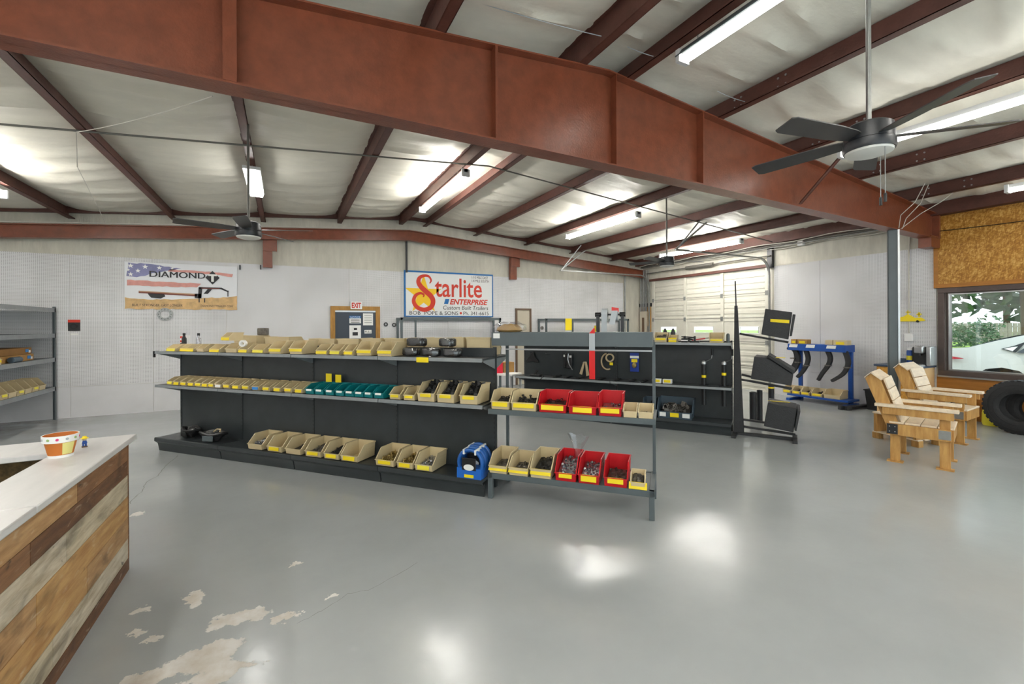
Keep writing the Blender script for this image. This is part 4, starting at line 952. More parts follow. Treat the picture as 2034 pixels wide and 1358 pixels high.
# tape roll, small bottles and a red box on the top shelf
u = G1.ux(483, .05, ZTOP + .12); t = G1.thing('tape_roll', 'white roll of tape lying in a bin on top of the long gondola', 'tape', u, .05, ZTOP + .115, dz=R(20))
f = lambda r, z, a: (r * math.cos(a), z, r * math.sin(a))
MB().lathe([(.02, -.02), (.042, -.02), (.042, .02), (.02, .02), (.02, -.02)], 22, f=f).build('roll', 'white', t)
for px, lab in ((351, 'left'), (380, 'right')):
    u = G1.ux(px, .3, ZTOP + .1); t = G1.thing('small_bottle', 'small dark bottle standing behind bins at the end of the long gondola', 'bottle', u, .4, ZTOP + .0, group='small bottles on the gondola')
    MB().lathe([(0, 0), (.028, 0), (.03, .02), (.03, .16), (.014, .19), (.014, .2), (0, .2)], 14).build('bottle_body', 'bits_black' if lab == 'left' else 'bits_steel', t)
    MB().cyl((0, 0, .2), (0, 0, .235), .018, 12).build('cap', 'black', t)
u = G1.ux(365, .45, ZTOP + .1); t = G1.thing('small_carton', 'small red and white carton at the end of the long gondola', 'carton', u, .47, ZTOP)
MB().box(-.06, .06, -.03, .03, 0, .2).build('carton_body', 'white', t)
for z in (.1, .16): MB().box(-.061, .061, -.0315, -.03, z, z + .03).build('print', 'sred', t)
u = G1.ux(543, .66, ZTOP + .2); t = G1.thing('grey_block', 'small grey pad leaning on top of rear bins', 'part', u, .5, ZTOP + .205, dz=R(15)); MB().box(-.075, .075, -.02, .02, 0, .1).build('pad', 'bits_grey', t, bevel=.012)
# bagged black rubber blocks
for k, (px, n_, z, w_) in enumerate(((817, .1, 0, .2), (857, .08, 0, .19), (899, .1, 0, .19), (828, .14, .1, .22), (889, .13, .1, .18))):
    u = G1.ux(px, n_, ZTOP + z + .05); t = G1.thing('bagged_part', 'clear bag of black rubber parts on top of the long gondola', 'bag', u, n_, ZTOP + z + .001, dz=R((k * 53) % 30 - 15), group='bagged black parts on the gondola')
    mb = MB(); mb.box(-w_ / 2, w_ / 2, -.045, .045, .006, .09)
    mb.build('rubber_part', 'black', t, bevel=.02)
    mb = MB(); mb.lathe([(0, 0), (.3, 0), (.52, .15), (.56, .5), (.5, .88), (.25, .99), (0, 1)], 22); mb.v = [(x * w_ * 1.0 * (1 + .08 * noise.noise(Vector((x * 7, y * 7, z_ * 5)))), y * .13 * (1 + .1 * noise.noise(Vector((x * 5, y * 9, z_ * 5 + k)))), z_ * .098) for x, y, z_ in mb.v]
    mb.build('bag_film', 'bag', t)
# loose yellow price cards
def card_at(fr, px, n_, z, w_, h, label, m='yellow'):
    u = fr.ux(px, n_, z); o = MB().box(-w_ / 2, w_ / 2, -.001, .001, 0, h).build('price_card', m, loc=fr.P(u, n_, z), rotz=fr.th); return tag(o, label, 'card')
card_at(G1, 839, -.008, ZTOP - .05, .14, .05, 'yellow price card hanging on the top rail of the gondola')
card_at(G1, 653, .27, ZM + .11, .085, .1, 'taller yellow card standing behind the teal bins')['group'] = 'yellow cards standing behind the teal bins'
card_at(G1, 672, .27, ZM + .11, .085, .09, 'taller yellow card standing behind the teal bins')['group'] = 'yellow cards standing behind the teal bins'
# dark heaps (winch straps) at the left of the deck
for k, (px, n_, lab) in enumerate(((380, .2, 'black strap bundle in plastic on the gondola deck against the back panel'), (424, .14, 'black ratchet bundle with grey buckle on the gondola deck'))):
    u = G1.ux(px, n_, ZD + .06); t = G1.thing('strap_bundle', lab, 'strap', u, n_, ZD + .001, dz=R(-15 + 25 * k))
    mb = MB()
    for j in range(6):
        a = j * .5; mb.tube([((.07 + .016 * j) * math.cos(q_) * 1.25, (.035 + .009 * j) * math.sin(q_), .03 + .015 * j + .012 * math.sin(3 * q_ + a)) for q_ in (R(15 * m_) for m_ in range(24))], .018, 6, closed=True)
    mb.build('webbing', 'bits_black', t)
    MB().box(-.08, .08, -.095, -.085, .015, .085).build('buckle_plate', 'black' if k == 0 else 'rack', t, bevel=.006)
    if k: MB().tube([(.0, 0, .12), (.03, .03, .15), (.08, .03, .15), (.1, 0, .12)], .009, 6).build('cord', 'tan', t)
# blue coiled hose in its package
for k, (px, n_) in enumerate(((938, .06), (948, .205))):
    u = G1.ux(px, n_, ZD + .1); t = G1.thing('hose_package', 'coiled blue hose in a printed card sleeve on the gondola deck end' if not k else 'second coiled blue hose package behind the first on the gondola deck', 'hose', u, n_, ZD + .001)
    f = lambda r, z, a: (r * math.cos(a), z, .155 + r * math.sin(a))
    for j in range(3):
        MB().tube([((.125 - .012 * (j == 1)) * math.cos(a), -.04 + .04 * j, .145 + (.125 - .012 * (j == 1)) * math.sin(a)) for a in (R(15 * m_) for m_ in range(24))], .019, 8, closed=True).build('hose_coil', 'hose', t)
    MB().box(-.13, .13, -.075, .06, 0, .1).build('card_sleeve', 'hoseprint', t)
    MB().box(-.075, .075, -.079, -.07, .08, .2).build('label_panel', 'black', t, bevel=.01)
    MB().lathe([(0, -.081), (.05, -.081), (.05, -.07)], 18, f=lambda r, z, a: (r * 1.1 * math.cos(a), z, .11 + r * .6 * math.sin(a))).build('label_oval', 'paper', t)
    MB().box(-.05, .05, -.078, -.074, .01, .04).build('price_card', 'yellow', t)
    for a in (R(60), R(120)):
        c_ = (.125 * math.cos(a), .0, .145 + .125 * math.sin(a)); MB().box(c_[0] - .008, c_[0] + .008, -.065, .065, c_[2] - .024, c_[2] + .024).build('tie', 'paper', t)

# ---------------- open steel rack with red bins
r0 = zf(966, 989); RK = Frame(r0, R(-47)); RL = 1.545; ZB, ZMR = .25, .862
rk3 = thing('display_rack', 'open grey steel display rack holding red and beige bins', 'rack', RK.o, RK.th)
for x in (.06, RL):
    MB().box(x - .045, x, 0, .045, 0, ZB).build('leg', 'rack', rk3, bevel=.003); MB().box(x - .045, x, .5, .545, 0, ZB).build('leg', 'rack', rk3, bevel=.003)
    MB().box(x - .03, x - .002, .47, .5, ZB - .03, 1.50).build('upright', 'rack', rk3, bevel=.002)
mb = MB(); mb.box(.015, RL, 0, .04, ZB - .055, ZB); mb.box(.015, RL, .51, .55, ZB - .055, ZB); mb.box(.015, .06, .04, .51, ZB - .055, ZB); mb.box(RL - .045, RL, .04, .51, ZB - .055, ZB); mb.build('base_frame', 'rack', rk3, bevel=.003)
MB().box(.06, RL - .045, .04, .51, ZB - .02, ZB - .008).build('base_shelf', 'rack', rk3)
mb = MB(); mb.box(.02, RL + .01, 0, .035, ZMR - .05, ZMR); mb.box(.02, RL + .01, .43, .465, ZMR - .05, ZMR); mb.box(.02, .05, .035, .43, ZMR - .05, ZMR); mb.box(RL - .02, RL + .01, .035, .43, ZMR - .05, ZMR); mb.build('shelf_frame', 'rack', rk3, bevel=.003)
MB().box(.05, RL - .02, .035, .43, ZMR - .02, ZMR - .008).build('shelf_sheet', 'rack', rk3)
mb = MB(); mb.box(-.02, RL - .02, .2, .21, 1.462, 1.595); mb.box(-.02, RL - .02, .21, .52, 1.583, 1.595); mb.box(-.02, -.01, .21, .52, 1.462, 1.583); mb.box(RL - .03, RL - .02, .21, .52, 1.462, 1.583); mb.box(-.02, RL - .02, .51, .52, 1.5, 1.583); mb.build('top_tray', 'rack', rk3, bevel=.002)
MB().box(.0, .07, .198, .2, 1.535, 1.585).build('label_remnant', 'paper', rk3)
MB().box(.03, RL - .03, .465, .475, 1.405, 1.42).build('hanging_bar', 'alu', rk3)
def rbin(a, c_, n_, z, h, d, m, lab, grp=None, hf=None, cw=.75, ch=.05, pile=None, card='yellow', cdz=0, mx=.3, ct=.15):
    u0, u1 = RK.ux(a, n_, z + .05), RK.ux(c_, n_, z + .05)
    put_bin(RK, (u0 + u1) / 2, n_, z, min(u1 - u0 - .006, mx), d, h, m, lab, grp, hf=hf, card=card, cw=cw, ch=ch, pile=pile, cdz=cdz, ctilt=ct)
z = ZMR + .001
rbin(974, 1012, .01, z, .165, .26, 'beige', 'beige bin of black rubber bits on the middle shelf of the red-bin rack', hf=.075, pile=('clip', 'bits_black', .55, 40, .014), cw=.8)
rbin(1014, 1066, .01, z, .165, .26, 'beige', 'wide beige bin of black bolts on the middle shelf of the red-bin rack', hf=.075, pile=('bolt', 'bits_black', .55, 40, .014), cw=.8)
rbin(1068, 1126, .01, z, .17, .28, 'red', 'red bin of black clips on the middle shelf of the display rack', hf=.075, pile=('clip', 'bits_black', .5, 40, .012), cw=.78, ch=.055)
rbin(1127.5, 1186, .01, z, .165, .28, 'red', 'nearly empty red bin on the middle shelf of the display rack', hf=.07, pile=('nut', 'bits_black', .12, 6, .01), cw=.66, ch=.055)
rbin(1187, 1236, .01, z, .185, .28, 'red', 'red bin of silver clips on the middle shelf of the display rack', hf=.075, pile=('nut', 'bits_steel', .45, 50, .009), cw=.78, ch=.05)
rbin(1237, 1266, .005, z, .1, .17, 'beige', 'small beige bin without card at the end of the display rack shelf', 'small beige bins at the shelf end', hf=.055, card=None)
rbin(1267, 1298, .005, z, .1, .17, 'beige', 'small beige bin without card at the end of the display rack shelf', 'small beige bins at the shelf end', hf=.055, card=None, pile=('nut', 'bits_steel', .3, 16, .008))
z = ZB + .001
rbin(970, 1007, -.005, z, .17, .34, 'beige', 'beige bin with a few chain links on the rack base', hf=.075, pile=('clip', 'bits_grey', .3, 16, .014), cw=1.0, ch=.05, ct=.5, mx=.205)
rbin(1009, 1049, -.005, z, .15, .32, 'beige', 'lower beige bin with grey brackets on the rack base', hf=.075, pile=('plate', 'bits_grey', .3, 16, .012), cw=1.0, ch=.05, ct=.5, mx=.205)
rbin(1051, 1096, -.005, z, .19, .36, 'beige', 'tall beige bin of black clamps on the rack base', hf=.085, pile=('clip', 'bits_black', .6, 40, .014), cw=.95, ch=.055, ct=.35, mx=.205)
rbin(1101, 1145, -.005, z, .2, .36, 'red', 'red bin full of zinc nuts with a plastic bag on the rack base', hf=.075, pile=('nut', 'bits_steel', .75, 130, .011), cw=.6, ch=.045, mx=.205)
rbin(1147, 1191, -.005, z, .19, .36, 'red', 'red bin full of loose zinc nuts on the rack base', hf=.08, pile=('nut', 'bits_steel', .6, 130, .011), cw=.72, ch=.06, mx=.205)
rbin(1198, 1247, -.005, z, .19, .36, 'red', 'red bin with few dark nuts on the rack base', hf=.08, pile=('nut', 'bits_grey', .35, 60, .012), cw=.66, ch=.05, mx=.205)
rbin(1251, 1283, .0, z, .13, .14, 'beige', 'small beige bin of silver ball mounts on the rack base', hf=.06, pile=('box', 'bits_grey', .8, 26, .015), cw=1.25, ch=.06, ct=.4, cdz=-.02, mx=.12)
# clear bag sticking out of the red bin
u = RK.ux(1148, .2, .55); t = RK.thing('plastic_bag', 'clear empty plastic bag standing up out of a red bin', 'bag', u, .2, ZB + .14)
mb = MB(); seg = 20
prof = [(.035, 0), (.04, .05), (.035, .09), (.06, .16), (.085, .21), (.095, .24)]
mb.lathe(prof, seg); mb.v = [(x * (1 + .25 * noise.noise(Vector((x * 20, y * 20, z_ * 9)))), y * .45 * (1 + .4 * noise.noise(Vector((x * 14, y * 25, z_ * 14)))), z_ + .012 * math.sin(x * 60)) for x, y, z_ in mb.v]; mb.build('bag_film', 'bag', t)
# stack on the tray: bag of parts and a tape dispenser frame with striped reflective tape
u = RK.ux(1012, .34, 1.62); t = RK.thing('parts_bag', 'clear plastic bag of tan parts lying on top of the display rack', 'bag', u, .34, 1.597)
mb = MB(); mb.lathe([(0, 0), (.42, 0), (.55, .2), (.5, .55), (.3, .85), (0, .92)], 22); mb.v = [(x * .26 * (1 + .1 * noise.noise(Vector((x * 8, y * 8, z_)))), y * .15, z_ * .085 * (1 + .3 * noise.noise(Vector((x * 6, y * 6, 3))))) for x, y, z_ in mb.v]; mb.build('tan_parts', 'kraft', t)
mb = MB(); mb.lathe([(0, 0), (.5, 0), (.62, .25), (.6, .7), (.4, .95), (0, 1)], 26); mb.v = [(x * .28 * (1 + .14 * noise.noise(Vector((x * 9, y * 9, z_ * 4)))), y * .17, max(0, z_ * .1 * (1 + .35 * noise.noise(Vector((x * 9, y * 9, 7)))))) for x, y, z_ in mb.v]; mb.build('bag_film', 'bag', t)
t = RK.thing('tape_dispenser', 'black bar frame on top of the rack with rolls of red and silver reflective tape', 'dispenser', RK.ux(1212, .36, 1.65), .36, 1.597)
for s in (-.115, .115):
    MB().box(s - .015, s + .015, -.02, .02, 0, .155).build('post', 'fanblack', t, bevel=.003)
    MB().cyl((s - .026, 0, .165), (s + .026, 0, .165), .022, 12).build('bearing', 'black', t)
MB().cyl((-.13, 0, .165), (.13, 0, .165), .009, 10).build('spindle', 'fanblack', t)
MB().box(-.155, -.1, .022, .026, 0, .06).build('price_card', 'yellow', t)
f = lambda x0, wd: (lambda r, z, a: (x0 + z * wd, r * math.cos(a), .165 + r * math.sin(a)))
for x0, wd in ((-.075, .055), (.02, .055)):
    MB().lathe([(.025, 0), (.06, 0), (.06, 1), (.025, 1), (.025, 0)], 26, f=f(x0, wd)).build('tape_roll', 'tape_white', t)
mb = MB(); mb.box(-.073, -.022, -.064, -.061, .0, .165); mb.build('tape_tail', 'tape_white', t)
mb = MB(); mb.hull([(.022, -.05, .2), (.075, -.05, .2), (.075, -.052, .2), (.022, -.052, .2)], [(.0, -.08, .075), (.05, -.08, .065), (.05, -.082, .065), (.0, -.082, .075)]); mb.build('tape_tail', 'tape_white', t)
mb = MB(); mb.hull([(.02, -.045, .235), (.085, -.045, .225), (.085, -.05, .19), (.02, -.05, .195)], [(.02, -.035, .235), (.085, -.035, .225), (.085, -.035, .19), (.02, -.035, .195)]); mb.build('red_band', 'tape_red', t)
# long strip of reflective tape hanging in front of the tray
t = RK.thing('reflective_tape', 'strip of red and silver reflective tape hanging over the rack front', 'tape', RK.ux(1176, .19, 1.4), .192, 0)
for z0, z1, m in ((1.585, 1.65, 'tape_red'), (1.425, 1.585, 'tape_white'), (1.16, 1.425, 'tape_red')):
    if z1 > 1.6: MB().prism([(-.027, 1.585), (.027, 1.585), (.027, 1.625), (.02, 1.64)], (-.002, 0), lambda a, b_, q_: (a, q_, b_)).build('tape_segment', m, t)
    else: MB().box(-.027, .027, -.002, 0, z0, z1).build('tape_segment', m, t)

# ============================================================ SECOND GONDOLA
q1, q2 = zf(1298.8, 851), zf(1453.5, 867.3); _d = (q2 - q1).normalized(); TH2 = math.atan2(_d.y, _d.x)
_f = Frame(q2, TH2); L2 = -_f.ux(1022, 0, .72); G2 = Frame(q2 - _f.u * L2, TH2)
S2 = L2 / 2; D2 = .40; ZM2, ZT2 = .72, 1.385
def fhit(fr, px, py, n_):
    P = phit(px, py, fr.P(0, n_, 0), fr.n); return (P - fr.o).dot(fr.u), P.z
gondola(G2, 2, S2, D2, ZM2, ZT2, 1.40, 'short charcoal gondola with jacks and hitch parts behind the display rack', both=False)
def gt(px, n_, z, name, lab, cat_, dz=0, group=None): return G2.thing(name, lab, cat_, G2.ux(px, n_, z + .03), n_, z, dz, group)
def g2bin(a, c_, z, d, h, lab, **k):
    u0, u1 = G2.ux(a, .03, z + .05), G2.ux(c_, .03, z + .05)
    return put_bin(G2, (u0 + u1) / 2, .03, z, u1 - u0 - .005, d, h, k.pop('m', 'beige'), lab, **k)
g2bin(1299, 1325, ZT2 + .001, .24, .15, 'beige bin of grey couplings on top of the short gondola', hf=.07, cw=.75, ch=.04, pile=('clip', 'bits_grey', .8, 30, .018))
g2bin(1327, 1344, ZT2 + .001, .2, .11, 'small beige bin with hanging yellow card on top of the short gondola', hf=.05, cw=.95, ch=.07, cdz=-.02, ctilt=.3)
g2bin(1408, 1438, ZT2 + .001, .24, .15, 'beige bin with wide yellow card on top of the short gondola', hf=.06, cw=.8, ch=.035)
t = gt(1360, .06, ZT2, 'hitch_box', 'small black and white boxed hitch part on the short gondola', 'part'); MB().box(-.045, .045, -.03, .03, 0, .06).build('box_body', 'black', t); MB().box(-.046, .046, -.031, .031, .025, .04).build('stripe', 'paper', t); MB().cyl((0, 0, .06), (0, 0, .1), .018, 10).build('knob', 'black', t)
t = gt(1380, .07, ZT2, 'hitch_pin', 'black hitch coupler lying on top of the short gondola', 'part'); MB().box(-.07, .07, -.03, .03, 0, .025).build('plate', 'bits_black', t, bevel=.006); MB().cyl((0, 0, .02), (0, 0, .1), .016, 10).build('pin', 'bits_black', t)
t = gt(1387, .25, ZT2, 'red_tool', 'red handled tool lying on top of the short gondola', 'tool', R(15)); MB().bar((-.1, 0, .03), (.1, 0, .06), .025, .02).build('handle', 'tape_red', t); MB().bar((.1, 0, .06), (.18, 0, .07), .012, .012).build('tip', 'bits_grey', t)
t = gt(1366, .14, ZT2, 'coiled_clip', 'coiled black safety clip on top of the short gondola', 'part'); MB().tube([(.05 * math.cos(R(a)) * (1 + a / 700), .04 * math.sin(R(a)), .015 + a / 12000) for a in range(0, 900, 30)], .008, 6).build('coil', 'bits_black', t)
for px in (1321, 1337):
    t = gt(px, .33, ZT2, 'dark_bottle', 'dark maroon topped bottle behind the bins on the short gondola', 'bottle', group='bottles on the short gondola'); MB().lathe([(0, 0), (.035, 0), (.037, .15), (.02, .2), (.012, .215), (0, .22)], 14).build('bottle_body', 'fanblack', t)
t = gt(1446, .2, ZT2, 'black_canister', 'small grey canister at the end of the short gondola top', 'bottle'); MB().lathe([(0, 0), (.025, 0), (.025, .12), (.012, .14), (0, .14)], 12).build('canister_body', 'rack', t)
# mid shelf
for a, c_ in ((1297, 1313), (1317, 1335)):
    u = G2.ux((a + c_) / 2, .12, ZM2 + .03); t = G2.thing('small_package', 'small white package with yellow card on the short gondola shelf', 'package', u, .12, ZM2, group='small packages on the short gondola'); MB().box(-.07, .07, -.04, .04, 0, .07).build('package_body', 'paper', t, bevel=.008); MB().box(-.05, .05, -.043, -.04, .02, .06).build('price_card', 'yellow', t)
for k, px in enumerate((1398, 1438)):
    u = G2.ux(px, .15, ZM2 + .2); t = G2.thing('trailer_jack', 'black swivel trailer jack with crank handle set through the shelf of the short gondola', 'jack', u, .15, ZM2, group='jacks on the short gondola')
    MB().cyl((0, 0, -.30), (0, 0, .33), .032, 14).build('jack_tube', 'black', t)
    MB().lathe([(.034, .33), (.036, .36), (.02, .385), (0, .39)], 14).build('jack_head', 'alu', t)
    MB().lathe([(.0335, .12 + .05 * k), (.0335, .16 + .05 * k)], 14).build('yellow_band', 'yellow', t)
    MB().box(-.07, .07, -.07, .07, .0, .008).build('mount_plate', 'fanblack', t)
    MB().tube([(0, .02, .36), (.05, .08, .38), (.1, .14, .41), (.11, .15, .5)], .007, 6).build('crank_arm', 'alu', t)
    MB().cyl((.11, .15, .46), (.11, .15, .56), .015, 10).build('crank_grip', 'black', t)
# big slate bin on the deck
u0, u1 = G2.ux(1305, .03, ZD + .1), G2.ux(1376, .03, ZD + .1)
t = G2.thing('slate_bin', 'large slate grey open bin full of metal brackets on the short gondola deck', 'bin', (u0 + u1) / 2, .02, ZD + .001); w_ = u1 - u0
link('bin_body', bin_mesh(w_, .34, .30, .11, 'greybin'), t)
link('contents', pile_mesh('plate', w_ * .8, .27, .22, 'bits_grey', 70, .032), t, (0, .04, .01), kind='stuff')
for dx, m, ww in ((-.33, 'paper', .18), (0, 'yellow', .24), (.32, 'paper', .2)): MB().box(dx * w_ - ww * w_ / 2, dx * w_ + ww * w_ / 2, -.009, -.006, .03, .095).build('label_card', m, t)
g2b = put_bin(G2, G2.ux(1288, .03, ZD + .1), .03, ZD + .001, .2, .3, .28, 'greybin', 'slate grey open bin beside the larger one on the short gondola deck', hf=.1, card=None, pile=('plate', 'bits_black', .7, 30, .022))
# hanging goods on the back panel behind the rack
def hang(px, py, name, lab, cat_):
    u, z = fhit(G2, px, py, D2 - .02); return G2.thing(name, lab, cat_, u, D2 - .02, z)
def peg(t, L=.14):
    MB().cyl((0, .018, 0), (0, -L, .012), .004, 8).build('peg_hook', 'alu', t)
t = hang(1058, 701, 'coupler_bracket', 'black triangular bracket hanging on the short gondola panel', 'part'); peg(t)
P = [(-.03, .02), (.03, .02), (.05, -.06), (.13, -.14), (.14, -.175), (.10, -.18), (0, -.155), (-.10, -.18), (-.14, -.175), (-.13, -.14), (-.05, -.06)]
MB().prism(P, (-.03, -.012), lambda a, b_, q_: (a, q_, b_)).build('bracket_plate', 'black', t, bevel=.004)
t = hang(1092, 702, 'empty_hook', 'empty chrome peg hook on the short gondola panel', 'hook'); peg(t, .18)
t = hang(1128, 702, 'winch_strap', 'black winch strap with silver stripes hanging on the short gondola', 'strap'); peg(t)
MB().box(-.07, -.03, -.04, -.01, -.26, -.02).build('strap_fold', 'black', t, bevel=.008); MB().box(-.02, .1, -.05, -.01, -.27, .0).build('strap_fold', 'bits_black', t, bevel=.012)
MB().tube([(.03, -.055, .0), (.02, -.06, -.1), (.05, -.062, -.2), (.11, -.06, -.29)], .009, 6).build('silver_stripe', 'alu', t); MB().box(.05, .09, -.056, -.05, -.07, -.03).build('tag', 'paper', t); MB().box(-.07, -.04, -.046, -.04, -.06, -.02).build('tag', 'paper', t)
t = hang(1163, 720, 'work_gloves', 'tan canvas strap ends hanging on the short gondola', 'strap'); peg(t)
mb = MB(); mb.hull([(-.03, -.03, .02), (.0, -.03, .02), (.0, -.02, .02), (-.03, -.02, .02)], [(-.1, -.05, -.2), (-.05, -.05, -.22), (-.05, -.04, -.22), (-.1, -.04, -.2)]); mb.hull([(.0, -.03, .02), (.03, -.03, .02), (.03, -.02, .02), (.0, -.02, .02)], [(.03, -.05, -.24), (.09, -.05, -.22), (.09, -.04, -.22), (.03, -.04, -.24)]); mb.build('strap_ends', 'tan', t)
t = hang(1213, 702, 'hose_loop', 'cream hose coil hanging on the short gondola panel', 'hose'); peg(t)
MB().tube([(.0 + .065 * math.cos(R(a)), -.04 - a * .00004, -.07 + .065 * math.sin(R(a))) for a in range(0, 720, 20)], .014, 8).build('hose_coil', 'tan', t)
MB().tube([(-.05 + .11 * math.cos(R(a)), -.03, -.14 + .14 * math.sin(R(a))) for a in range(100, 300, 15)], .014, 8).build('hose_tail', 'tan', t); MB().box(.0, .06, -.07, -.065, -.2, -.15).build('price_card', 'yellow', t)
t = hang(1261, 704, 'blister_card', 'blue blister card with yellow price card on the short gondola panel', 'package')
MB().box(-.075, .075, -.03, -.025, -.29, .03).build('backing_card', mat('blister_blue', (30, 60, 150), .4), t); MB().box(-.075, .075, -.032, -.03, -.06, -.02).build('title_bar', 'paper', t); MB().box(-.05, .05, -.035, -.03, -.13, -.075).build('price_card', 'yellow', t)
MB().lathe([(0, 0), (.04, 0), (.035, .03), (0, .035)], 14, f=lambda r, z, a: (r * math.cos(a), -.03 - z, -.18 + r * 1.3 * math.sin(a))).build('brass_part', 'bits_brass', t)
# steel channels lying on the shelf behind the rack
for k, px in enumerate((1100, 1122, 1146, 1190, 1222, 1252, 1275)):
    t = gt(px, .05, ZM2, 'hitch_bar', 'black steel drawbar lying across the shelf of the short gondola', 'part', group='drawbars on the short gondola shelf'); MB().box(-.025, .025, 0, .3, 0, .018).build('bar_body', 'bits_black', t, bevel=.004)
t = gt(1062, .06, ZM2, 'ball_mount', 'black adjustable ball mount lying at the shelf end of the short gondola', 'part'); MB().box(-.1, .12, 0, .06, 0, .035).build('shank', 'bits_black', t, bevel=.006); MB().bar((-.02, .03, .03), (.05, .03, .12), .03, .03).build('riser', 'bits_black', t); MB().tube([(.1, 0, .03), (.16, -.03, .05), (.2, -.05, .02), (.15, -.06, -.04)], .012, 6).build('hook', 'bits_black', t)
# things past its far end: a cart with cartons and a red tray
e = Vector(G2.P(-.38, .25, 0)); t = thing('small_cart', 'small white steel cart past the far end of the short gondola', 'cart', e, TH2)
MB().box(-.3, .3, -.2, .2, .70, .73).build('cart_top', 'paper', t)
for x in (-.28, .28):
    for y in (-.18, .18): MB().box(x - .02, x + .02, y - .02, y + .02, 0, .7).build('leg', 'alu', t)
MB().box(-.3, .3, -.2, .2, .3, .32).build('cart_shelf', 'paper', t)
MB().box(-.13, .13, -.1, .1, 0, .2).build('carton', 'card', loc=e + Vector((.12, .14, .731)), rotz=.2); tag(bpy.context.scene.objects['carton'], 'brown carton standing on the small white cart', 'carton')
t = thing('red_tray', 'red plastic tray standing upright on the small white cart', 'tray', e + G2.u * -.08 - G2.n * .1 + Vector((0, 0, .731)), TH2 + .5); mb = MB(); mb.box(-.1, .1, -.01, 0, 0, .36); mb.box(-.1, -.09, 0, .05, 0, .36); mb.box(.09, .1, 0, .05, 0, .36); mb.box(-.1, .1, 0, .05, .35, .36); mb.build('tray_body', mat('hot_red', (220, 30, 62), .45), t)

# ============================================================ TOOL BOX DISPLAY STAND
s0, s1 = zf(1461, 862), zf(1584, 876); d_ = (s1 - s0).normalized(); ST = Frame(s0, math.atan2(d_.y, d_.x)); SLn = (s1 - s0).length
st_t = thing('display_stand', 'black steel display stand with tapered mast and arms for tool boxes', 'stand', ST.o, ST.th)
def sp(px, py, n_=0):
    P = phit(px, py, ST.P(0, n_, 0), ST.n); return (P - ST.o).dot(ST.u), P.z
mb = MB(); mb.box(-.03, SLn, -.025, .025, .0, .045); mb.box(-.03, .03, -.3, .3, 0, .04); mb.box(SLn - .06, SLn, -.2, .25, 0, .04); mb.build('base_foot', 'toolbox', st_t, bevel=.004)
a0, a1 = sp(1457, 860)[0], sp(1478, 860)[0]; b0, b1 = sp(1459, 610)[0], sp(1465, 610)[0]; ztop = sp(1462, 607)[1]
mb = MB(); mb.hull([(a0, -.04, .04), (a1, -.04, .04), (a1, .04, .04), (a0, .04, .04)], [(b0, -.025, ztop), (b1, -.025, ztop), (b1, .025, ztop), (b0, .025, ztop)]); mb.build('mast', 'toolbox', st_t, bevel=.004)
mb = MB(); zt_ = sp(1461, 558)[1]; mb.bar(((b0 + b1) / 2, 0, ztop), (sp(1460.5, 560)[0], 0, zt_), .018, .018); mb.build('top_rod', 'fanblack', st_t)
def sbox(pts, label, n0=-.15, n1=.38, card=None, lid=None, ends=None):
    P = [sp(*p, n_=n0) for p in pts]; cu0 = sum(p[0] for p in P) / len(P); zb = min(p[1] for p in P)
    t = ST.thing('tool_box', label, 'tool box', cu0, 0, zb)
    Q = [(u - cu0, z - zb) for u, z in P]
    MB().prism(Q, (n0, n1), lambda a, b_, q_: (a, q_, b_)).build('box_shell', 'toolbox', t, bevel=.008)
    if card:
        C = [sp(*p, n_=n0) for p in card]; MB().prism([(u - cu0, z - zb) for u, z in C], (n0 - .006, n0 - .001), lambda a, b_, q_: (a, q_, b_)).build('yellow_strip', 'yellow', t)
    if lid:
        C = [sp(*p, n_=n0) for p in lid]; MB().prism([(u - cu0, z - zb) for u, z in C], (n0 - .02, n1 + .02), lambda a, b_, q_: (a, q_, b_)).build('lid', 'toolbox', t, bevel=.004)
    return t, cu0, zb
sbox([(1512, 664), (1520, 613), (1574, 620), (1566, 674)], 'square black tool box tilted on the top arm of the display stand', card=[(1530, 639), (1530.5, 633), (1568, 635.5), (1567.5, 642)], lid=[(1568, 668), (1574.5, 624), (1580.5, 624.5), (1573, 667)])
t2, c2, z2 = sbox([(1491, 752), (1498, 708), (1525, 711), (1576, 744), (1572, 766)], 'sloped black tool box on the middle arm of the display stand', lid=[(1526, 704), (1523, 708), (1576, 742), (1580, 737)])
y_ = sp(1550, 713); MB().box(-.06, .06, -.05, .1, 0, .004).build('yellow_strip', 'yellow', t2, loc=(y_[0] - c2, .12, y_[1] - z2 + .01))
t3, c3, z3 = sbox([(1517, 846), (1525, 800), (1583, 812), (1576, 859)], 'boxy black tool box on the lowest arm of the display stand', lid=[(1578, 854), (1584, 814), (1590, 816), (1582, 856)])
y_ = sp(1547, 801); MB().box(-.14, .14, -.02, .02, 0, .004).build('yellow_strip', 'yellow', t3, loc=(y_[0] - c3, .1, y_[1] - z3 + .012))
for (pa, pb) in (((1468, 660), (1566, 677)), ((1472, 742), (1500, 748)), ((1472, 752), (1573, 770)), ((1476, 832), (1520, 838)), ((1476, 846), (1580, 862))):
    a, b_ = sp(*pa), sp(*pb); MB().bar((a[0], .08, a[1] - .02), (b_[0], .08, b_[1] - .022), .04, .03).build('arm', 'toolbox', st_t)
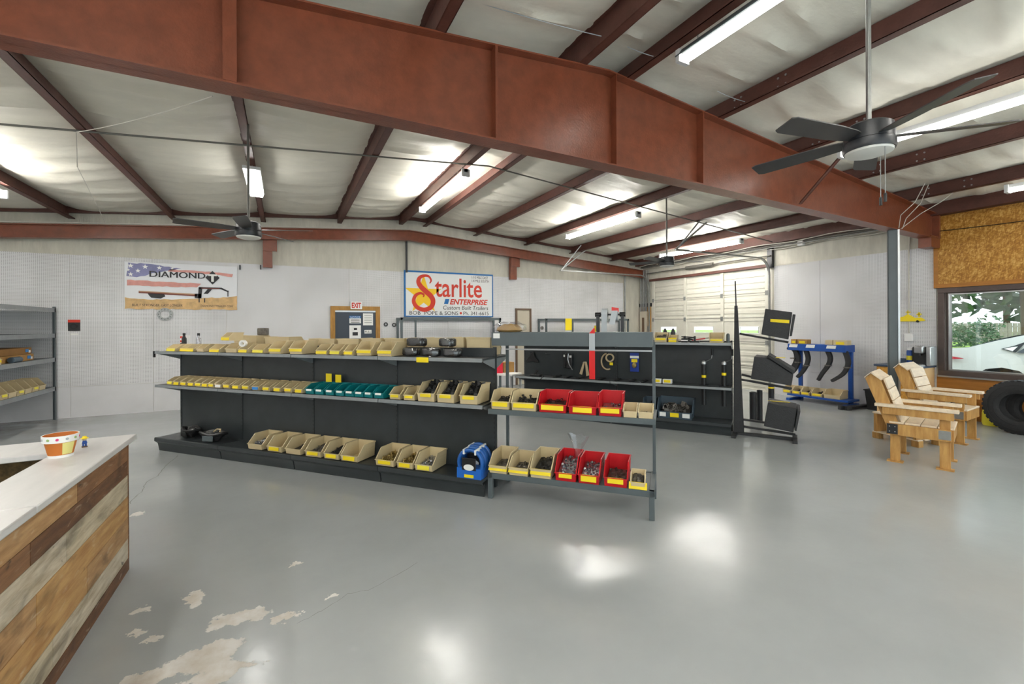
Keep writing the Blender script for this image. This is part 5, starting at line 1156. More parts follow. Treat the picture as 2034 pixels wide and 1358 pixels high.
for k, (px, py, r, h) in enumerate(((1496, 836, .055, .50), (1509, 834, .045, .52), (1532, 818, .05, .5))):
    p = zf(px, py); t = thing('steel_tube', ('thicker dark steel tube standing on the floor behind the display stand', 'slimmer dark steel tube standing on the floor behind the display stand', 'dark steel tube with yellow band standing behind the display stand')[k], 'tube', p, group='steel tubes behind the stand')
    MB().lathe([(r * .8, .0), (r, 0), (r, h), (r * .8, h), (r * .8, .02), (0, .02)], 20).build('tube_body', 'fanblack', t)
    if k == 2: MB().lathe([(r + .001, h - .05), (r + .001, h - .02)], 20).build('yellow_band', 'yellow', t)

# ============================================================ BLUE SPRING RACK
XB = 9.9; ya, yb = hit(1570, 690, 0, XB).y, hit(1680, 690, 0, XB).y
BR = Frame((XB, ya), R(-90)); BL = ya - yb
br_t = thing('spring_rack', 'blue steel rack with leaf springs hanging from its top beam', 'rack', BR.o, BR.th)
zt_ = hit(1625, 684, 0, XB).z; zb_ = hit(1625, 697.5, 0, XB).z
MB().box(-.05, BL, -.02, .34, zb_, zt_).build('top_beam', 'blue', br_t, bevel=.004)
for x in (.04, BL - .06): MB().box(x - .035, x + .035, .28, .34, 0, zb_).build('post', 'blue', br_t, bevel=.003)
MB().box(-.05, BL + .05, -.05, .4, .10, .14).build('bottom_shelf', 'blue', br_t, bevel=.003)
for x in (.0, BL): MB().box(x - .04, x + .04, -.1, .42, 0, .05).build('foot', 'blue', br_t, bevel=.003)
for k, x in enumerate((.0, .35, .75)): MB().prism([(x, zt_ - .01), (x + .17, zt_ - .01), (x + .155, zt_ - .075), (x - .02, zt_ - .075)], (-.024, -.021), lambda a, b_, q_: (a, q_, b_)).build('paper_label', 'paper', br_t)
spr = [[(122, 445), (150, 480), (160, 540), (145, 590), (120, 630)], [(172, 455), (205, 520), (205, 580), (180, 640), (150, 680)], [(280, 460), (302, 540), (285, 610), (245, 675), (198, 722)], [(490, 468), (516, 540), (495, 610), (440, 685), (400, 752)], [(655, 465), (686, 560), (678, 630), (630, 700), (530, 760)]]
for k, pts in enumerate(spr):
    P = [hit(1540 + x / 4.85, 600 + y / 4.85, 0, XB) for x, y in pts]; P = [((p - BR.o).dot(BR.u), p.z) for p in P]; C = cat(P, 5); u0, z0 = C[-1]
    t = BR.thing('leaf_spring', 'curved dark leaf spring hanging from the blue rack', 'spring', C[0][0], .0, C[0][1], group='leaf springs on the blue rack')
    n = len(C); L_, R_ = [], []
    for i, (x, z) in enumerate(C):
        a = C[max(i - 1, 0)]; c_ = C[min(i + 1, n - 1)]; d = Vector((c_[0] - a[0], c_[1] - a[1])).normalized(); wv = .038 * (1 - .35 * (i / n) ** 2)
        L_.append((x - C[0][0] - d.y * wv, z - C[0][1] + d.x * wv)); R_.append((x - C[0][0] + d.y * wv, z - C[0][1] - d.x * wv))
    for j, (y0, f_) in enumerate(((0.14 if k == 0 else 0.02, 1), )):
        mb = MB()
        for i in range(n - 1): mb.hull([(L_[i][0], y0, L_[i][1]), (R_[i][0], y0, R_[i][1]), (R_[i][0], y0 + .07, R_[i][1]), (L_[i][0], y0 + .07, L_[i][1])], [(L_[i + 1][0], y0, L_[i + 1][1]), (R_[i + 1][0], y0, R_[i + 1][1]), (R_[i + 1][0], y0 + .07, R_[i + 1][1]), (L_[i + 1][0], y0 + .07, L_[i + 1][1])])
        mb.build('main_leaf', 'rubber', t)
    m_ = n // 2; c_ = ((L_[m_][0] + R_[m_][0]) / 2, (L_[m_][1] + R_[m_][1]) / 2); MB().box(c_[0] - .05, c_[0] + .05, .01, .1, c_[1] - .012, c_[1] + .012).build('clip_band', 'bits_grey', t)
    MB().cyl((0, .0, .0), (0, .11, .0), .03, 12).build('spring_eye', 'rubber', t)
for a, c_, m, lab in ((1568, 1579, 'card', 'small cardboard box with yellow label on top of the blue rack'), (1581, 1600, 'card', 'cardboard box with yellow label beside the smaller one on the blue rack'), (1636, 1651, 'beige', 'tan carton on top of the blue rack'), (1652, 1680, 'beige', 'wide tan carton with yellow card on top of the blue rack')):
    y0, y1 = hit(a, 678, 0, XB).y, hit(c_, 678, 0, XB).y; t = BR.thing('small_carton', lab, 'carton', ya - (y0 + y1) / 2, .05, zt_ + .001); w_ = abs(y0 - y1)
    MB().box(-w_ / 2 + .003, w_ / 2 - .003, 0, .16, 0, .095).build('carton_body', m, t)
    if 'yellow' in lab: MB().box(-w_ * .3, w_ * .3, -.003, 0, .01, .06).build('yellow_label', 'yellow', t)
for a, c_ in ((1553, 1570), (1571, 1588), (1589, 1607), (1609, 1632)):
    y0, y1 = hit(a, 790, 0, XB - .05).y, hit(c_, 790, 0, XB - .05).y
    put_bin(BR, ya - (y0 + y1) / 2, -.03, .141, abs(y0 - y1) - .006, .3, .15, 'beige', 'beige bin with yellow card on the bottom shelf of the blue rack', 'bins on the blue rack', hf=.07, cw=.75, ch=.05, pile=('clip', 'bits_black', .5, 16, .02))
y0, y1 = hit(1634, 790, 0, XB - .05).y, hit(1668, 790, 0, XB - .05).y
put_bin(BR, ya - (y0 + y1) / 2, -.03, .141, abs(y0 - y1) - .006, .3, .17, 'beige', 'larger empty beige bin without card at the end of the blue rack', hf=.08, card=None)
p = zf(1700, 811); t = thing('hitch_tongue', 'black steel hitch tongue lying on the floor beside the blue rack', 'part', p, R(-20))
mb = MB(); mb.bar((-.35, -.05, .04), (.45, .1, .04), .06, .05); mb.bar((-.3, -.12, .03), (.2, -.02, .05), .05, .05); mb.build('tongue', 'bits_black', t, bevel=.006)
for x, y in ((-.36, -.06), (-.3, -.14)): MB().box(x - .06, x + .04, y - .035, y + .035, .0, .08).build('bracket', 'toolbox', t, bevel=.006)

# ============================================================ COFFEE CORNER
CX0, CY0, CY1 = 9.82, 3.57, 4.2
cb = thing('coffee_cabinet', 'honey oak base cabinet with blue laminate top against the right wall', 'cabinet', (CX0, CY0, 0))
hb = .875; wD, wL = W - .02 - CX0, CY1 - CY0
MB().box(.02, wD, 0, wL, 0.0, hb).build('cabinet_body', 'cabside', cb)
MB().box(-.03, wD, -.03, wL + .03, hb, hb + .038).build('countertop', 'laminate', cb, bevel=.008)
MB().box(wD - .025, wD, -.03, wL + .03, hb + .038, hb + .13).build('backsplash', 'laminate', cb)
for k in range(2):
    y0, y1 = .015 + k * wL / 2, wL / 2 - .005 + k * wL / 2
    dr = MB().box(0, .02, y0, y1, .70, .86).build('drawer', 'cabwood', cb, bevel=.006); MB().box(-.006, 0, y0 + .05, y1 - .05, .74, .82).build('raised_panel', 'cabwood', dr)
    do = MB().box(0, .02, y0, y1, .12, .685).build('door', 'cabwood', cb, bevel=.006); MB().box(-.008, 0, y0 + .06, y1 - .06, .18, .62).build('raised_panel', 'cabwood', do)
zc = hb + .039
c_ = hit(1829, 720, 0, CX0 + .22); t = thing('coffee_maker', 'black and silver pod coffee maker on the blue countertop', 'coffee maker', (CX0 + .25, c_.y, zc), R(-90))
MB().box(-.13, .13, -.02, .17, 0, .33).build('machine_body', 'black', t, bevel=.02); MB().box(.08, .145, -.06, .2, .0, .34).build('water_tank', 'alu', t, bevel=.012)
MB().box(-.07, .06, -.12, .0, .22, .35).build('brew_head', 'alu', t, bevel=.02); MB().box(-.11, .06, -.13, .02, 0, .03).build('drip_tray', 'alu', t, bevel=.01); MB().cyl((-.005, -.06, .18), (-.005, -.06, .22), .02, 12).build('spout', 'black', t)
c_ = hit(1774, 720, 0, CX0 + .2); t = thing('pod_carousel', 'black wire coffee pod carousel on the blue countertop', 'rack', (CX0 + .22, c_.y, zc)); MB().lathe([(0, 0), (.08, 0), (.08, .015), (.012, .02), (.012, .27), (0, .27)], 18).build('base', 'black', t)
for k in range(8):
    a = R(45 * k); MB().cyl((.075 * math.cos(a), .075 * math.sin(a), .0), (.075 * math.cos(a), .075 * math.sin(a), .27), .004, 6).build('wire', 'black', t)
for z in (.1, .2, .27): MB().tube([(.075 * math.cos(R(20 * k)), .075 * math.sin(R(20 * k)), z) for k in range(18)], .004, 6, closed=True).build('wire_ring', 'black', t)
for k in range(3): MB().lathe([(0, .1), (.022, .1), (.026, .14), (0, .145)], 12, c=(.045 * math.cos(R(120 * k)), .045 * math.sin(R(120 * k)), .04)).build('pod', 'paper', t)
c_ = hit(1805, 720, 0, CX0 + .3); t = thing('creamer_canister', 'blue and yellow canister between coffee maker and column', 'canister', (CX0 + .38, c_.y, zc)); MB().lathe([(0, 0), (.06, 0), (.06, .24), (.05, .26), (0, .26)], 20).build('canister_body', 'blue', t); MB().lathe([(.061, .08), (.061, .16)], 20).build('yellow_label', 'lime', t)
MB().lathe([(0, .26), (.05, .26), (.05, .3), (0, .3)], 20).build('lid', 'white', t)
tag(MB().box(0, .2, -.19, .0, 0, .008).build('paper_stack', 'paper', loc=(CX0 - .02, CY0 + .17, zc)), 'white papers lying on the blue countertop beside coffee maker', 'paper')
c_ = RW(1803, 634); P = [hit(1540 + x / 4.85, 600 + y / 4.85, 0, W - .05) for x, y in ((1093, 182), (1120, 165), (1150, 152), (1185, 150), (1240, 135), (1262, 120), (1290, 122), (1320, 140), (1345, 152), (1400, 148), (1425, 160), (1440, 178), (1380, 184), (1250, 186))]
t = thing('yellow_cutout', 'yellow car-shaped cut-out with small crosses mounted on pegboard behind column', 'decoration', (W - .03, c_.y, c_.z))
MB().prism([(p.y - c_.y, p.z - c_.z) for p in P], (-.012, .012), lambda a, b_, q_: (q_, a, b_)).build('cutout_plate', 'yellow', t)
for px, py in ((1803, 621), (1824.5, 625)):
    p = hit(px, py, 0, W - .05); dy, dz = p.y - c_.y, p.z - c_.z; mb = MB(); mb.box(-.006, .006, dy - .012, dy + .012, dz - .04, dz + .045); mb.box(-.006, .006, dy - .035, dy + .035, dz + .0, dz + .02); mb.build('cross', 'yellow', t)
p = hit(1822, 638, 0, W - .05); MB().cyl((-.014, p.y - c_.y, p.z - c_.z), (.014, p.y - c_.y, p.z - c_.z), .022, 12).build('wheel', 'black', t)
p = zf(1741, 815); t = thing('waste_bin', 'black plastic waste bin on the floor beside the coffee cabinet', 'bin', (10.15, 4.36, 0)); mb = MB(); mb.hull([(-.1, -.09, 0), (.1, -.09, 0), (.1, .09, 0), (-.1, .09, 0)], [(-.14, -.12, .38), (.14, -.12, .38), (.14, .12, .38), (-.14, .12, .38)]); mb.build('bin_body', 'black', t, bevel=.01); mb = MB(); mb.box(-.15, .15, -.13, -.115, .37, .39); mb.box(-.15, .15, .115, .13, .37, .39); mb.box(-.15, -.135, -.115, .115, .37, .39); mb.box(.135, .15, -.115, .115, .37, .39); mb.build('rim', 'black', t)

# ============================================================ WOODEN CHAIRS
def chair(loc, face, label):
    t = thing('wooden_armchair', label, 'chair', loc, face - math.pi / 2)
    lw = .26
    for s in (-1, 1):
        x = s * lw
        for y, zt in ((.215, .655), (-.215, .36)):
            lg = MB().box(x - .019, x + .019, y - .045, y + .045, .016, zt).build('leg', 'pine', t, bevel=.003)
            mb = MB(); mb.box(x - .045, x + .045, y - .075, y + .075, 0, .016); mb.build('foot_pad', 'pine', lg)
        xo = x + s * .038
        MB().box(xo - .019, xo + .019, -.29, .27, .33, .46).build('side_rail', 'pine', t, bevel=.003)
        MB().box(x + s * .0 - .019 + s * .038, x + .019 + s * .038, -.33, .29, .57, .655).build('arm_apron', 'pine', t, bevel=.003)
        MB().box(x + s * .02 - .05, x + s * .02 + .05, -.40, .33, .655, .69).build('armrest', 'pinew', t, bevel=.004)
        mb = MB(); pts = [(-.17, .42), (-.29, .40), (-.50, .98), (-.44, 1.045), (-.35, .97)]
        mb.prism(pts, (x - .019 - s * .02, x + .019 - s * .02), lambda a, b_, q_: (q_, a, b_)); mb.build('back_side', 'pine', t, bevel=.003)
        br_ = MB().box(xo + s * .019, xo + s * .023, -.285, -.185, .34, .46).build('bracket_plate', 'fanblack', t); 
        for a in (-.26, -.21):
            for b_ in (.37, .43): MB().cyl((xo + s * .022, a, b_), (xo + s * .027, a, b_), .006, 8).build('screw', 'alu', br_)
        b2 = MB().box(xo + s * .019, xo + s * .022, .165, .265, .35, .45).build('bracket_plate', 'galv', t)
    MB().box(-lw - .02, lw + .02, .25, .288, .33, .46).build('front_rail', 'pine', t, bevel=.003)
    for k in range(4):
        y = -.27 + k * .142; sl_ = MB().box(-lw - .015, lw + .015, y, y + .136, .46, .482)
        sl_.build('seat_slat', 'pinew', t, bevel=.004)
    d = Vector((0, -.18, .55)).normalized(); n_ = Vector((0, d.z, -d.y)); o = Vector((0, -.155, .45))
    Mx = Matrix(((1, 0, 0, o.x), (0, n_.y, d.y, o.y), (0, n_.z, d.z, o.z), (0, 0, 0, 1)))
    for k in range(4):
        MB().box(-lw + .015, lw - .015, 0, .022, .02 + k * .138, .151 + k * .138, Mx).build('back_slat', 'pinew', t, bevel=.004)
    mb = MB(); mb.hull([(-lw - .02, -.51, .985), (lw + .02, -.51, .985), (lw + .02, -.44, 1.05), (-lw - .02, -.44, 1.05)], [(-lw - .02, -.50, 1.005), (lw + .02, -.50, 1.005), (lw + .02, -.435, 1.067), (-lw - .02, -.435, 1.067)]); mb.build('top_cap', 'pinew', t, bevel=.003)
    mb = MB(); mb.hull([(-lw - .02, -.34, .965), (lw + .02, -.34, .965), (lw + .02, -.44, 1.045), (-lw - .02, -.44, 1.045)], [(-lw - .02, -.335, .985), (lw + .02, -.335, .985), (lw + .02, -.435, 1.067), (-lw - .02, -.435, 1.067)]); mb.build('top_cap', 'pinew', t, bevel=.003)
    return t
chair((6.84, 2.465, 0), R(-75), 'wooden armchair with galvanised bracket standing in the open floor')
chair((8.50, 2.80, 0), R(-86), 'wooden armchair behind the other one nearer the window')
t = thing('pallet_table', 'low wooden pallet table between the two armchairs', 'table', (7.80, 2.98, 0), R(-12))
for y in (-.25, .25): MB().box(-.24, .24, y - .02, y + .02, .1, .36).build('side_board', 'pine', t, bevel=.003)
for k in range(5): MB().box(-.24 + k * .098, -.15 + k * .098, -.29, .29, .36, .38).build('top_slat', 'pinew', t, bevel=.003)
for k in range(4): MB().box(-.24 + k * .132, -.15 + k * .132, -.29, .29, .085, .10).build('lower_slat', 'pinew', t, bevel=.003)
for x in (-.19, .19):
    for y in (-.25, .25): MB().box(x - .045, x + .045, y - .045, y + .045, 0, .085).build('block_foot', 'pine', t, bevel=.003)

# ============================================================ TYRES AND WALL CLUTTER
def tyre(loc, rz, R0, label, tilt=0, w_=.24):
    t = thing('tyre', label, 'tyre', loc, rz); t.rotation_euler.y = tilt
    prof = [(.52 * R0, -.42 * w_), (.6 * R0, -.5 * w_), (.78 * R0, -.52 * w_), (.93 * R0, -.46 * w_), (.985 * R0, -.38 * w_), (R0, -.2 * w_), (R0, .2 * w_), (.985 * R0, .38 * w_), (.93 * R0, .46 * w_), (.78 * R0, .52 * w_), (.6 * R0, .5 * w_), (.52 * R0, .42 * w_), (.56 * R0, .36 * w_), (.9 * R0, .3 * w_), (.9 * R0, -.3 * w_), (.56 * R0, -.36 * w_), (.52 * R0, -.42 * w_)]
    ca = MB().lathe(prof, 48, f=lambda r, z, a: (z, r * math.cos(a), R0 + r * math.sin(a))).build('carcass', 'rubber', t)
    mb = MB()
    for k in range(36):
        a = 2 * math.pi * k / 36
        for s in (-1, 1):
            T = Matrix.Translation((0, 0, R0)) @ Matrix.Rotation(a + (0.08 if s > 0 else 0), 4, 'X'); mb.box(s * .05 * w_ * 2, s * .4 * w_, -.022, .022, R0 * .985, R0 * 1.012, T)
    mb.build('tread_blocks', 'rubber', t, kind='stuff')
    for r in (.66, .84): MB().tube([(-.525 * w_, r * R0 * math.cos(R(7.5 * k)), R0 + r * R0 * math.sin(R(7.5 * k))) for k in range(48)], .004, 5, closed=True).build('sidewall_bead', 'rubber', t)
    return t
tyre((9.78, 2.36, 0), R(-4), .40, 'large black truck tyre standing under the shop window', 0)
tyre((10.08, 2.26, 0), R(2), .36, 'black tyre standing between the big tyre and the wall', 0, .2)
p = zf(1905, 838); t = thing('chrome_hub', 'chrome wheel cover leaning by the wood panel under the window', 'wheel cover', (10.25, 3.2, .0), 0)
MB().lathe([(0, -.1), (.06, -.1), (.08, -.06), (.17, -.04), (.2, 0), (.19, .01)], 28, f=lambda r, z, a: (z, r * math.cos(a), .2 + r * math.sin(a))).build('cover', 'chrome', t)
for k in range(6):
    a = R(60 * k); MB().lathe([(0, 0), (.03, 0), (.03, .004)], 10, f=lambda r, z, b_: (-.052 - z, .125 * math.cos(a) + r * math.cos(b_), .2 + .125 * math.sin(a) + r * math.sin(b_))).build('vent_hole', 'black', t)
t = thing('granule_bag', 'yellow and blue bag of granules slumped on the floor behind the tyre', 'bag', (10.22, 2.79, 0), R(10)); mb = MB(); mb.lathe([(0, 0), (.5, 0), (.56, .1), (.54, .5), (.45, .85), (0, 1)], 20); mb.v = [(x * .22, y * .22, z_ * .36 * (1 + .2 * noise.noise(Vector((x * 4, y * 4, z_ * 2))))) for x, y, z_ in mb.v]; mb.build('bag_body', 'lime', t)
MB().box(-.118, -.112, -.06, .06, .16, .27).build('blue_print', 'blue', t)

# ============================================================ LEFT SHELF AND COUNTER
LX = -3.70
ls = thing('open_shelf', 'open grey steel shelf unit standing out from the far wall', 'shelving', (LX, D - .06, 0))
zs = [2.02, 1.56, 1.125, .60]
for y in (-.03, -3.0):
    for x in (0, -.8): 
        mb = MB(); mb.box(x - .045, x, y - .008, y, 0, 2.05); mb.box(x - .008, x, y - .045, y, 0, 2.05); mb.build('corner_post', 'rack', ls)
for z in zs:
    sh = MB().box(-.79, -.01, -2.99, -.03, z - .012, z).build('shelf', 'rack', ls); mb = MB(); mb.box(-.012, .0, -2.99, -.03, z - .07, z + .002); mb.box(-.79, -.78, -2.99, -.03, z - .07, z); mb.build('shelf_edge', 'gondlip', sh)
for k in range(0): MB().bar((-.79, -.02, zs[k] - .35), (-.02, -.02, zs[k] - .05), .003, .03).build('end_brace', 'rack', ls)
LF = Frame((LX, D - .06), R(90))     # u toward the far wall, n to the left
for z, px0, px1, lab in ((0, 0, 44, 'lower long cardboard box with blue label on the open shelf'), (.11, 0, 42, 'upper long cardboard box with blue label on the open shelf')):
    u1 = LF.ux(65 if z == 0 else 61, .12, 1.2); t = LF.thing('cardboard_box', lab, 'box', u1, .11, 1.126 + z); L_ = 1.0
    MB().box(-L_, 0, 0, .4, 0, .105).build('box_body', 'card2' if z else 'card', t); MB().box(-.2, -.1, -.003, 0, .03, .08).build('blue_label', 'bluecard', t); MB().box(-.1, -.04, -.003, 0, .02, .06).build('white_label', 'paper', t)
u1 = LF.ux(33, .03, 1.2); t = LF.thing('electric_motor', 'grey motor part with white knob on the open shelf', 'part', u1, .045, 1.126); MB().cyl((-.12, .0, .045), (.12, .0, .045), .045, 16).build('motor_body', 'greybin', t); MB().cyl((.12, 0, .045), (.16, 0, .045), .03, 12).build('knob', 'white', t)
u1 = LF.ux(2, .0, 1.2); put_bin(LF, u1 - .05, .01, 1.126, .2, .2, .17, 'beige', 'beige bin with yellow card on the open shelf beside cardboard boxes', hf=.08)
for k, px in enumerate((24, 37, 50, 64, 77, 90)):
    u1 = LF.ux(92, .03, .7) - .15 - (5 - k) * .235; put_bin(LF, u1, .02, .601, .225, .3, .2, 'beige', 'beige hopper bin in the row on the lowest board of the open shelf', 'bins on the open shelf', hf=.08, card='lime' if k % 2 == 0 else None, cw=.6)
put_bin(LF, LF.ux(92, .03, .7) - .15 - 6 * .235, .02, .601, .24, .3, .17, 'teal', 'teal hopper bin at the end of the row on the open shelf', hf=.08, card='paper', cw=.5)

# counter
KX, KY, KZ = -.965, 3.90, .875
ct = thing('sales_counter', 'sales counter clad in reclaimed wood planks with white top', 'counter', (KX, KY, 0))
rowh = [.125, .10, .145, .145, .145, .135]
z = KZ; rnd = random.Random(5); pat = [[0, 1, 0, 2], [2, 0, 2, 0], [3, 5, 3, 5], [4, 1, 4, 1], [1, 4, 3, 4], [5, 3, 5, 4]]; cuts = [[0, .82, 1.75, 3.6], [0, 1.3, 2.4, 3.6], [0, .95, 2.1, 3.6], [0, 1.25, 1.9, 3.6], [0, .7, 1.8, 3.6], [0, 1.1, 2.3, 3.6]]
for r_, h in enumerate(rowh):
    for k in range(3):
        y0, y1 = -cuts[r_][k], -cuts[r_][k + 1]; o = MB().box(-.014, -.001 * (k % 2) , y1 + .0015, y0 - .0015, z - h + .0015, z - .0015).build('plank', PLANKS[pat[r_][k]], ct)
    z -= h
MB().box(-.02, .004, -3.6, 0, 0, z - .001).build('base_trim', PLANKS[2], ct)
MB().box(-.12, -.014, -3.6, 0, 0, KZ).build('counter_core', PLANKS[2], ct)
MB().box(-.015, .003, -.0, .012, 0, KZ).build('corner_trim', PLANKS[0], ct)
MB().box(-2.2, -.014, -.10, .0, 0, KZ).build('return_core', PLANKS[0], ct)
MB().box(-2.2, -.12, -.115, -.1, 0, KZ).build('return_lining', mat('brown_carpet', (92, 74, 44), .9, var=.4, vscale=40), ct)
tz0, tz1 = KZ, KZ + .035
MB().box(-.275, .03, -1.318, .09, tz0, tz1).build('top_slab', 'ctop', ct, bevel=.006)
MB().box(-.275, .03, -3.6, -1.322, tz0, tz1).build('top_slab', 'ctop', ct, bevel=.006)
MB().box(-2.2, -.278, -.28, .12, tz0, tz1).build('top_slab', 'ctop', ct, bevel=.006)
# pot on the counter
p = zf(113, 910, tz1); t = thing('flower_pot', 'empty terracotta flower pot with white dotted rim on the counter', 'pot', (p.x - .0, p.y + .05, tz1)); t.scale = (.9, .9, .92)
PR = .085; pr_ = PR * 1.27
MB().lathe([(0, .004), (.058, .004), (.078, .098), (.07, .098), (.054, .014), (0, .014)], 36).build('pot_body', 'terracotta', t)
MB().lathe([(.057, 0), (.0615, .0), (.0625, .016), (.0585, .016)], 36).build('base_band', 'white', t)
MB().lathe([(.083, .098), (.087, .098), (.090, .14), (.084, .14), (.078, .1), (.083, .098)], 36).build('rim', 'white', t)
MB().lathe([(.0835, .1395), (.078, .1)], 36).build('inner_rim', 'terracotta', t)
for k, m in enumerate(('pink', 'green', 'pink', 'tape_white', 'pink', 'green', 'pink', 'tape_white', 'green', 'pink', 'tape_white', 'green')):
    a = R(30 * k + 8); c0 = Vector((.0885 * math.cos(a), .0885 * math.sin(a), .12)); d = Vector((math.cos(a), math.sin(a), .07)).normalized(); MB().cyl(c0 - d * .004, c0 + d * .0015, .008, 12).build('paint_dot', m, t)
mb = MB()
for k in range(7):
    pass
mb.lathe([(.0632, .02), (.0795, .095)], 60); keep = []
n2 = 2; seg = 60
for k in range(seg):
    a = 360 * k / seg
    if 290 <= a <= 340: keep.append((k * n2, ((k + 1) % seg) * n2, ((k + 1) % seg) * n2 + 1, k * n2 + 1))
mb.f = keep; mb.build('yellow_patch', 'palepatch', t)
p = zf(168, 888, tz1); t = thing('toy_figurine', 'tiny plastic figurine with yellow cap beside the flower pot', 'figurine', (p.x, p.y, tz1), R(20))
MB().box(-.014, .014, -.01, .01, 0, .008).build('base', 'darkwood', t, bevel=.003); mb = MB(); mb.cyl((-.006, 0, .008), (-.006, 0, .025), .005, 10); mb.cyl((.006, 0, .008), (.006, 0, .025), .005, 10); mb.lathe([(0, .022), (.011, .022), (.013, .03), (.009, .042), (0, .044)], 14); mb.build('body', 'blue', t)
MB().lathe([(0, .042), (.009, .044), (.012, .053), (.009, .062), (0, .064)], 14).build('head', 'tan', t); MB().lathe([(0, .072), (.009, .07), (.013, .06), (.02, .058), (.02, .056), (0, .056)], 14).build('cap', 'yellow', t)
for s in (-1, 1): MB().cyl((s * .012, 0, .038), (s * .019, -.004, .026), .004, 8).build('arm', 'paper', t)

# ============================================================ OUTSIDE THE WINDOW
GZ0 = -.08
b = MB(); b.add([(W + .15, -30, GZ0), (19, -30, GZ0), (19, 60, GZ0), (W + .15, 60, GZ0)], ((0, 1, 2, 3),)); o = b.build('parking_lot', 'asphalt'); tag(o, 'pale gravel parking strip outside the shop window', kind='structure')
b = MB(); b.add([(19, -60, GZ0), (130, -60, GZ0), (130, 130, GZ0), (19, 130, GZ0)], ((0, 1, 2, 3),)); o = b.build('lawn', 'grass'); tag(o, 'mown green lawn beyond the parking strip', kind='structure')
car = thing('parked_car', 'white four-door sedan parked outside the shop window', 'car', (13.2, 3.46, GZ0))
def inset(z): return max(0, z - .98) * .5 + max(0, .45 - z) * .15
prof = [(1.08, .32), (1.13, .55), (1.12, .85), (1.06, 1.10), (.95, 1.165), (.55, 1.21), (.1, 1.38), (-.35, 1.52), (-.9, 1.575), (-1.5, 1.55), (-2.05, 1.40), (-2.6, 1.16), (-3.1, 1.08), (-3.55, .95), (-3.68, .75), (-3.68, .34)]
low = [(.52, .3), (.45, .58), (.24, .77), (0, .82), (-.24, .77), (-.45, .58), (-.52, .3)]
ring_ = prof + [(-3.2, .3), (-3.1, .52), (-2.9, .66), (-2.72, .69), (-2.5, .66), (-2.3, .52), (-2.2, .3)] + [(y, z) for y, z in reversed(low)]
WC = 1.82
ring_s = []
for i, (y, z) in enumerate(ring_):
    y2, z2_ = ring_[(i + 1) % len(ring_)]; k = max(1, int(math.hypot(y2 - y, z2_ - z) / .12))
    for j in range(k): ring_s.append((y + (y2 - y) * j / k, z + (z2_ - z) * j / k))
# side skin: rows between sill and roof so the tumblehome follows the height
mb = MB(); n = len(ring_s)
import mathutils
tri = mathutils.geometry.delaunay_2d_cdt([Vector(p) for p in ring_s] + [Vector((.1 - .2 * i, .98)) for i in range(4, 18)], [(i, (i + 1) % n) for i in range(n)], [], 1, 1e-4)
V2, F2 = tri[0], tri[2]
for s in (0, 1):
    mb.add([((inset(v.y) if s == 0 else WC - inset(v.y)), v.x, v.y) for v in V2], [tuple(f) for f in F2])
mb.add([(inset(z), y, z) for y, z in ring_s] + [(WC - inset(z), y, z) for y, z in ring_s], [(i, (i + 1) % n, (i + 1) % n + n, i + n) for i in range(n)])
body = mb.build('car_body', 'carpaint', car)
def cp_(pts, m, nm, off=.006, parent=car):
    mb = MB(); A = [(inset(z) - off, y, z) for y, z in pts]; B = [(inset(z) + .02, y, z) for y, z in pts]; return mb.hull(A, B).build(nm, m, parent)
cp_([(.04, 1.205), (-.17, 1.14), (-.29, 1.36), (-.13, 1.27)], 'dark', 'window_trim', .004); cp_([(.0, 1.205), (-.13, 1.165), (-.19, 1.26), (-.11, 1.245)], 'paper', 'quarter_window', .008)  # quarter pane is white: its reflection is put into the colour
cp_([(-.19, 1.14), (-1.15, 1.10), (-1.15, 1.50), (-.52, 1.46)], 'carglass', 'side_window'); cp_([(-1.22, 1.10), (-2.25, 1.10), (-1.75, 1.40), (-1.22, 1.50)], 'carglass', 'side_window')
cp_([(1.08, 1.03), (.80, 1.01), (.58, .975), (.60, .965), (1.12, .90)], 'taillight', 'tail_light')
MB().hull([(.32, .62, 1.2), (1.5, .62, 1.2), (1.48, .3, 1.31), (.34, .3, 1.31)], [(.36, .22, 1.37), (1.46, .22, 1.37), (1.4, -.12, 1.49), (.42, -.12, 1.49)]).build('rear_window', 'carglass', car)
cp_([(-.36, 1.0), (-.56, .995), (-.56, .965), (-.36, .97)], 'alu', 'door_handle', .03)
cp_([(-.25, .35), (-.262, .35), (-.42, .8), (-.32, 1.05), (-.31, 1.05), (-.405, .8)], 'dark', 'door_seam', .002)
for y in (0, -2.7):
    wl = MB().lathe([(.2, -.1), (.3, -.11), (.33, -.06), (.33, .06), (.3, .11), (.2, .1)], 32, f=lambda r, z, a: (.13 + z, y + r * math.cos(a), .33 + r * math.sin(a))).build('tyre', 'rubber', car); MB().lathe([(0, -.04), (.06, -.05), (.2, -.09), (.21, -.09)], 24, f=lambda r, z, a: (.13 + z, y + r * math.cos(a), .33 + r * math.sin(a))).build('rim', 'alu', wl)
    MB().lathe([(0, .25), (.54, .25), (.54, .6)], 24, f=lambda r, z, a: (z, y + r * math.cos(a), .30 + r * math.sin(a))).build('wheel_well', 'dark', car)
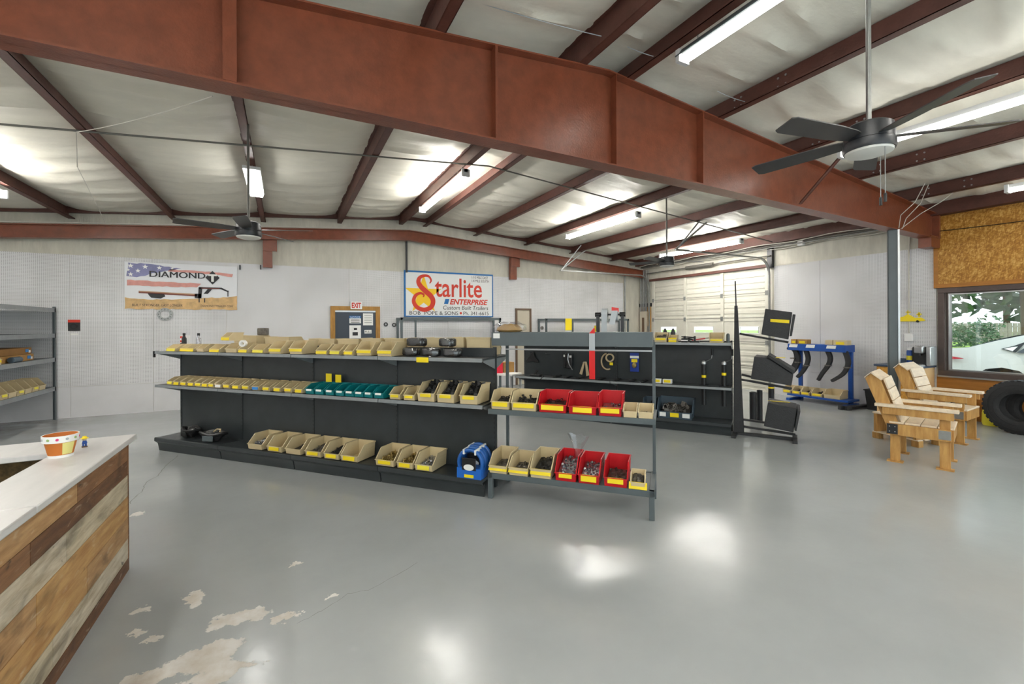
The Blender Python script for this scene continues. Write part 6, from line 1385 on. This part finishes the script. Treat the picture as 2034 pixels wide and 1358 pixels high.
# fence, shrubs, trees
fe = thing('wooden_fence', 'weathered wooden fence beyond the lawn', 'fence', (55, 17, GZ0))
for k in range(110):
    pass
bd = MB().box(-.02, .02, -.13, .13, 0, 1.75).mesh('fence_board', 'fence')
for k in range(120): link('board', bd, fe, (0, -14 + k * .28, .02 * math.sin(k * 2.3)))
for z in (.4, 1.4): MB().box(.03, .08, -14, 20, z, z + .1).build('rail', 'fence', fe)
def tree(x, y, h, r, nleaf, m, label, name='tree', trunk=True, grp=None, seed=0):
    rnd = random.Random(seed); t = thing(name, label, 'tree' if trunk else 'shrub', (x, y, GZ0), group=grp)
    cz = h - r * .8; blobs = [(rnd.uniform(-.6, .6) * r, rnd.uniform(-.8, .8) * r, cz + rnd.uniform(-.55, .45) * r, r * rnd.uniform(.38, .62)) for _ in range(9)] + [(0, 0, cz, r * .6)]
    mb = MB()
    for i in range(nleaf):
        bx, by, bz, br_ = rnd.choice(blobs); d = Vector((rnd.gauss(0, 1), rnd.gauss(0, 1), rnd.gauss(0, 1))).normalized() * br_ * rnd.uniform(.75, 1.05)
        c0 = Vector((bx, by, bz)) + d; c0.z = max(c0.z, .05); s = r * rnd.uniform(.05, .11); a = Vector((rnd.gauss(0, 1), rnd.gauss(0, 1), rnd.gauss(0, .5))).normalized() * s; b_ = a.orthogonal().normalized() * s * .6
        mb.add([c0 - a, c0 + b_, c0 + a, c0 - b_], ((0, 1, 2, 3),))
    mb.build('foliage', m, t, kind='stuff', smooth=False)
    if trunk: MB().tube([(0, 0, 0), (.1, .05, cz * .4), (-.1, .1, cz * .8), (0, 0, cz)], r * .06, 8).build('trunk', 'bark', t)
for k, (x, y, h, r) in enumerate(((62, 0, 9.5, 4.0), (63, 12, 10, 4.2), (62, 23.2, 9.5, 4.0), (63, 35, 10, 4.2), (76, -4, 13, 5.2), (77, 8, 14, 5.4), (76, 19.5, 14, 5.2), (78, 31, 14, 5.4))):
    tree(x, y, h, r, 2600, 'leaf', 'leafy green tree growing behind the wooden fence', grp='trees behind the fence', seed=k)
tree(44, 13.1, 2.3, 1.5, 900, 'leaf2', 'dark rounded shrub on the lawn', 'shrub', False, seed=31)
tree(30, 7.0, 9.5, 4.2, 2600, 'leaf2', 'large shade tree with overhanging branches on the lawn', 'shade_tree', True, seed=40)
tree(36, 14.6, 9.8, 3.2, 2400, 'leaf2', 'shade tree with high crown left of the larger one', 'shade_tree', True, seed=41)
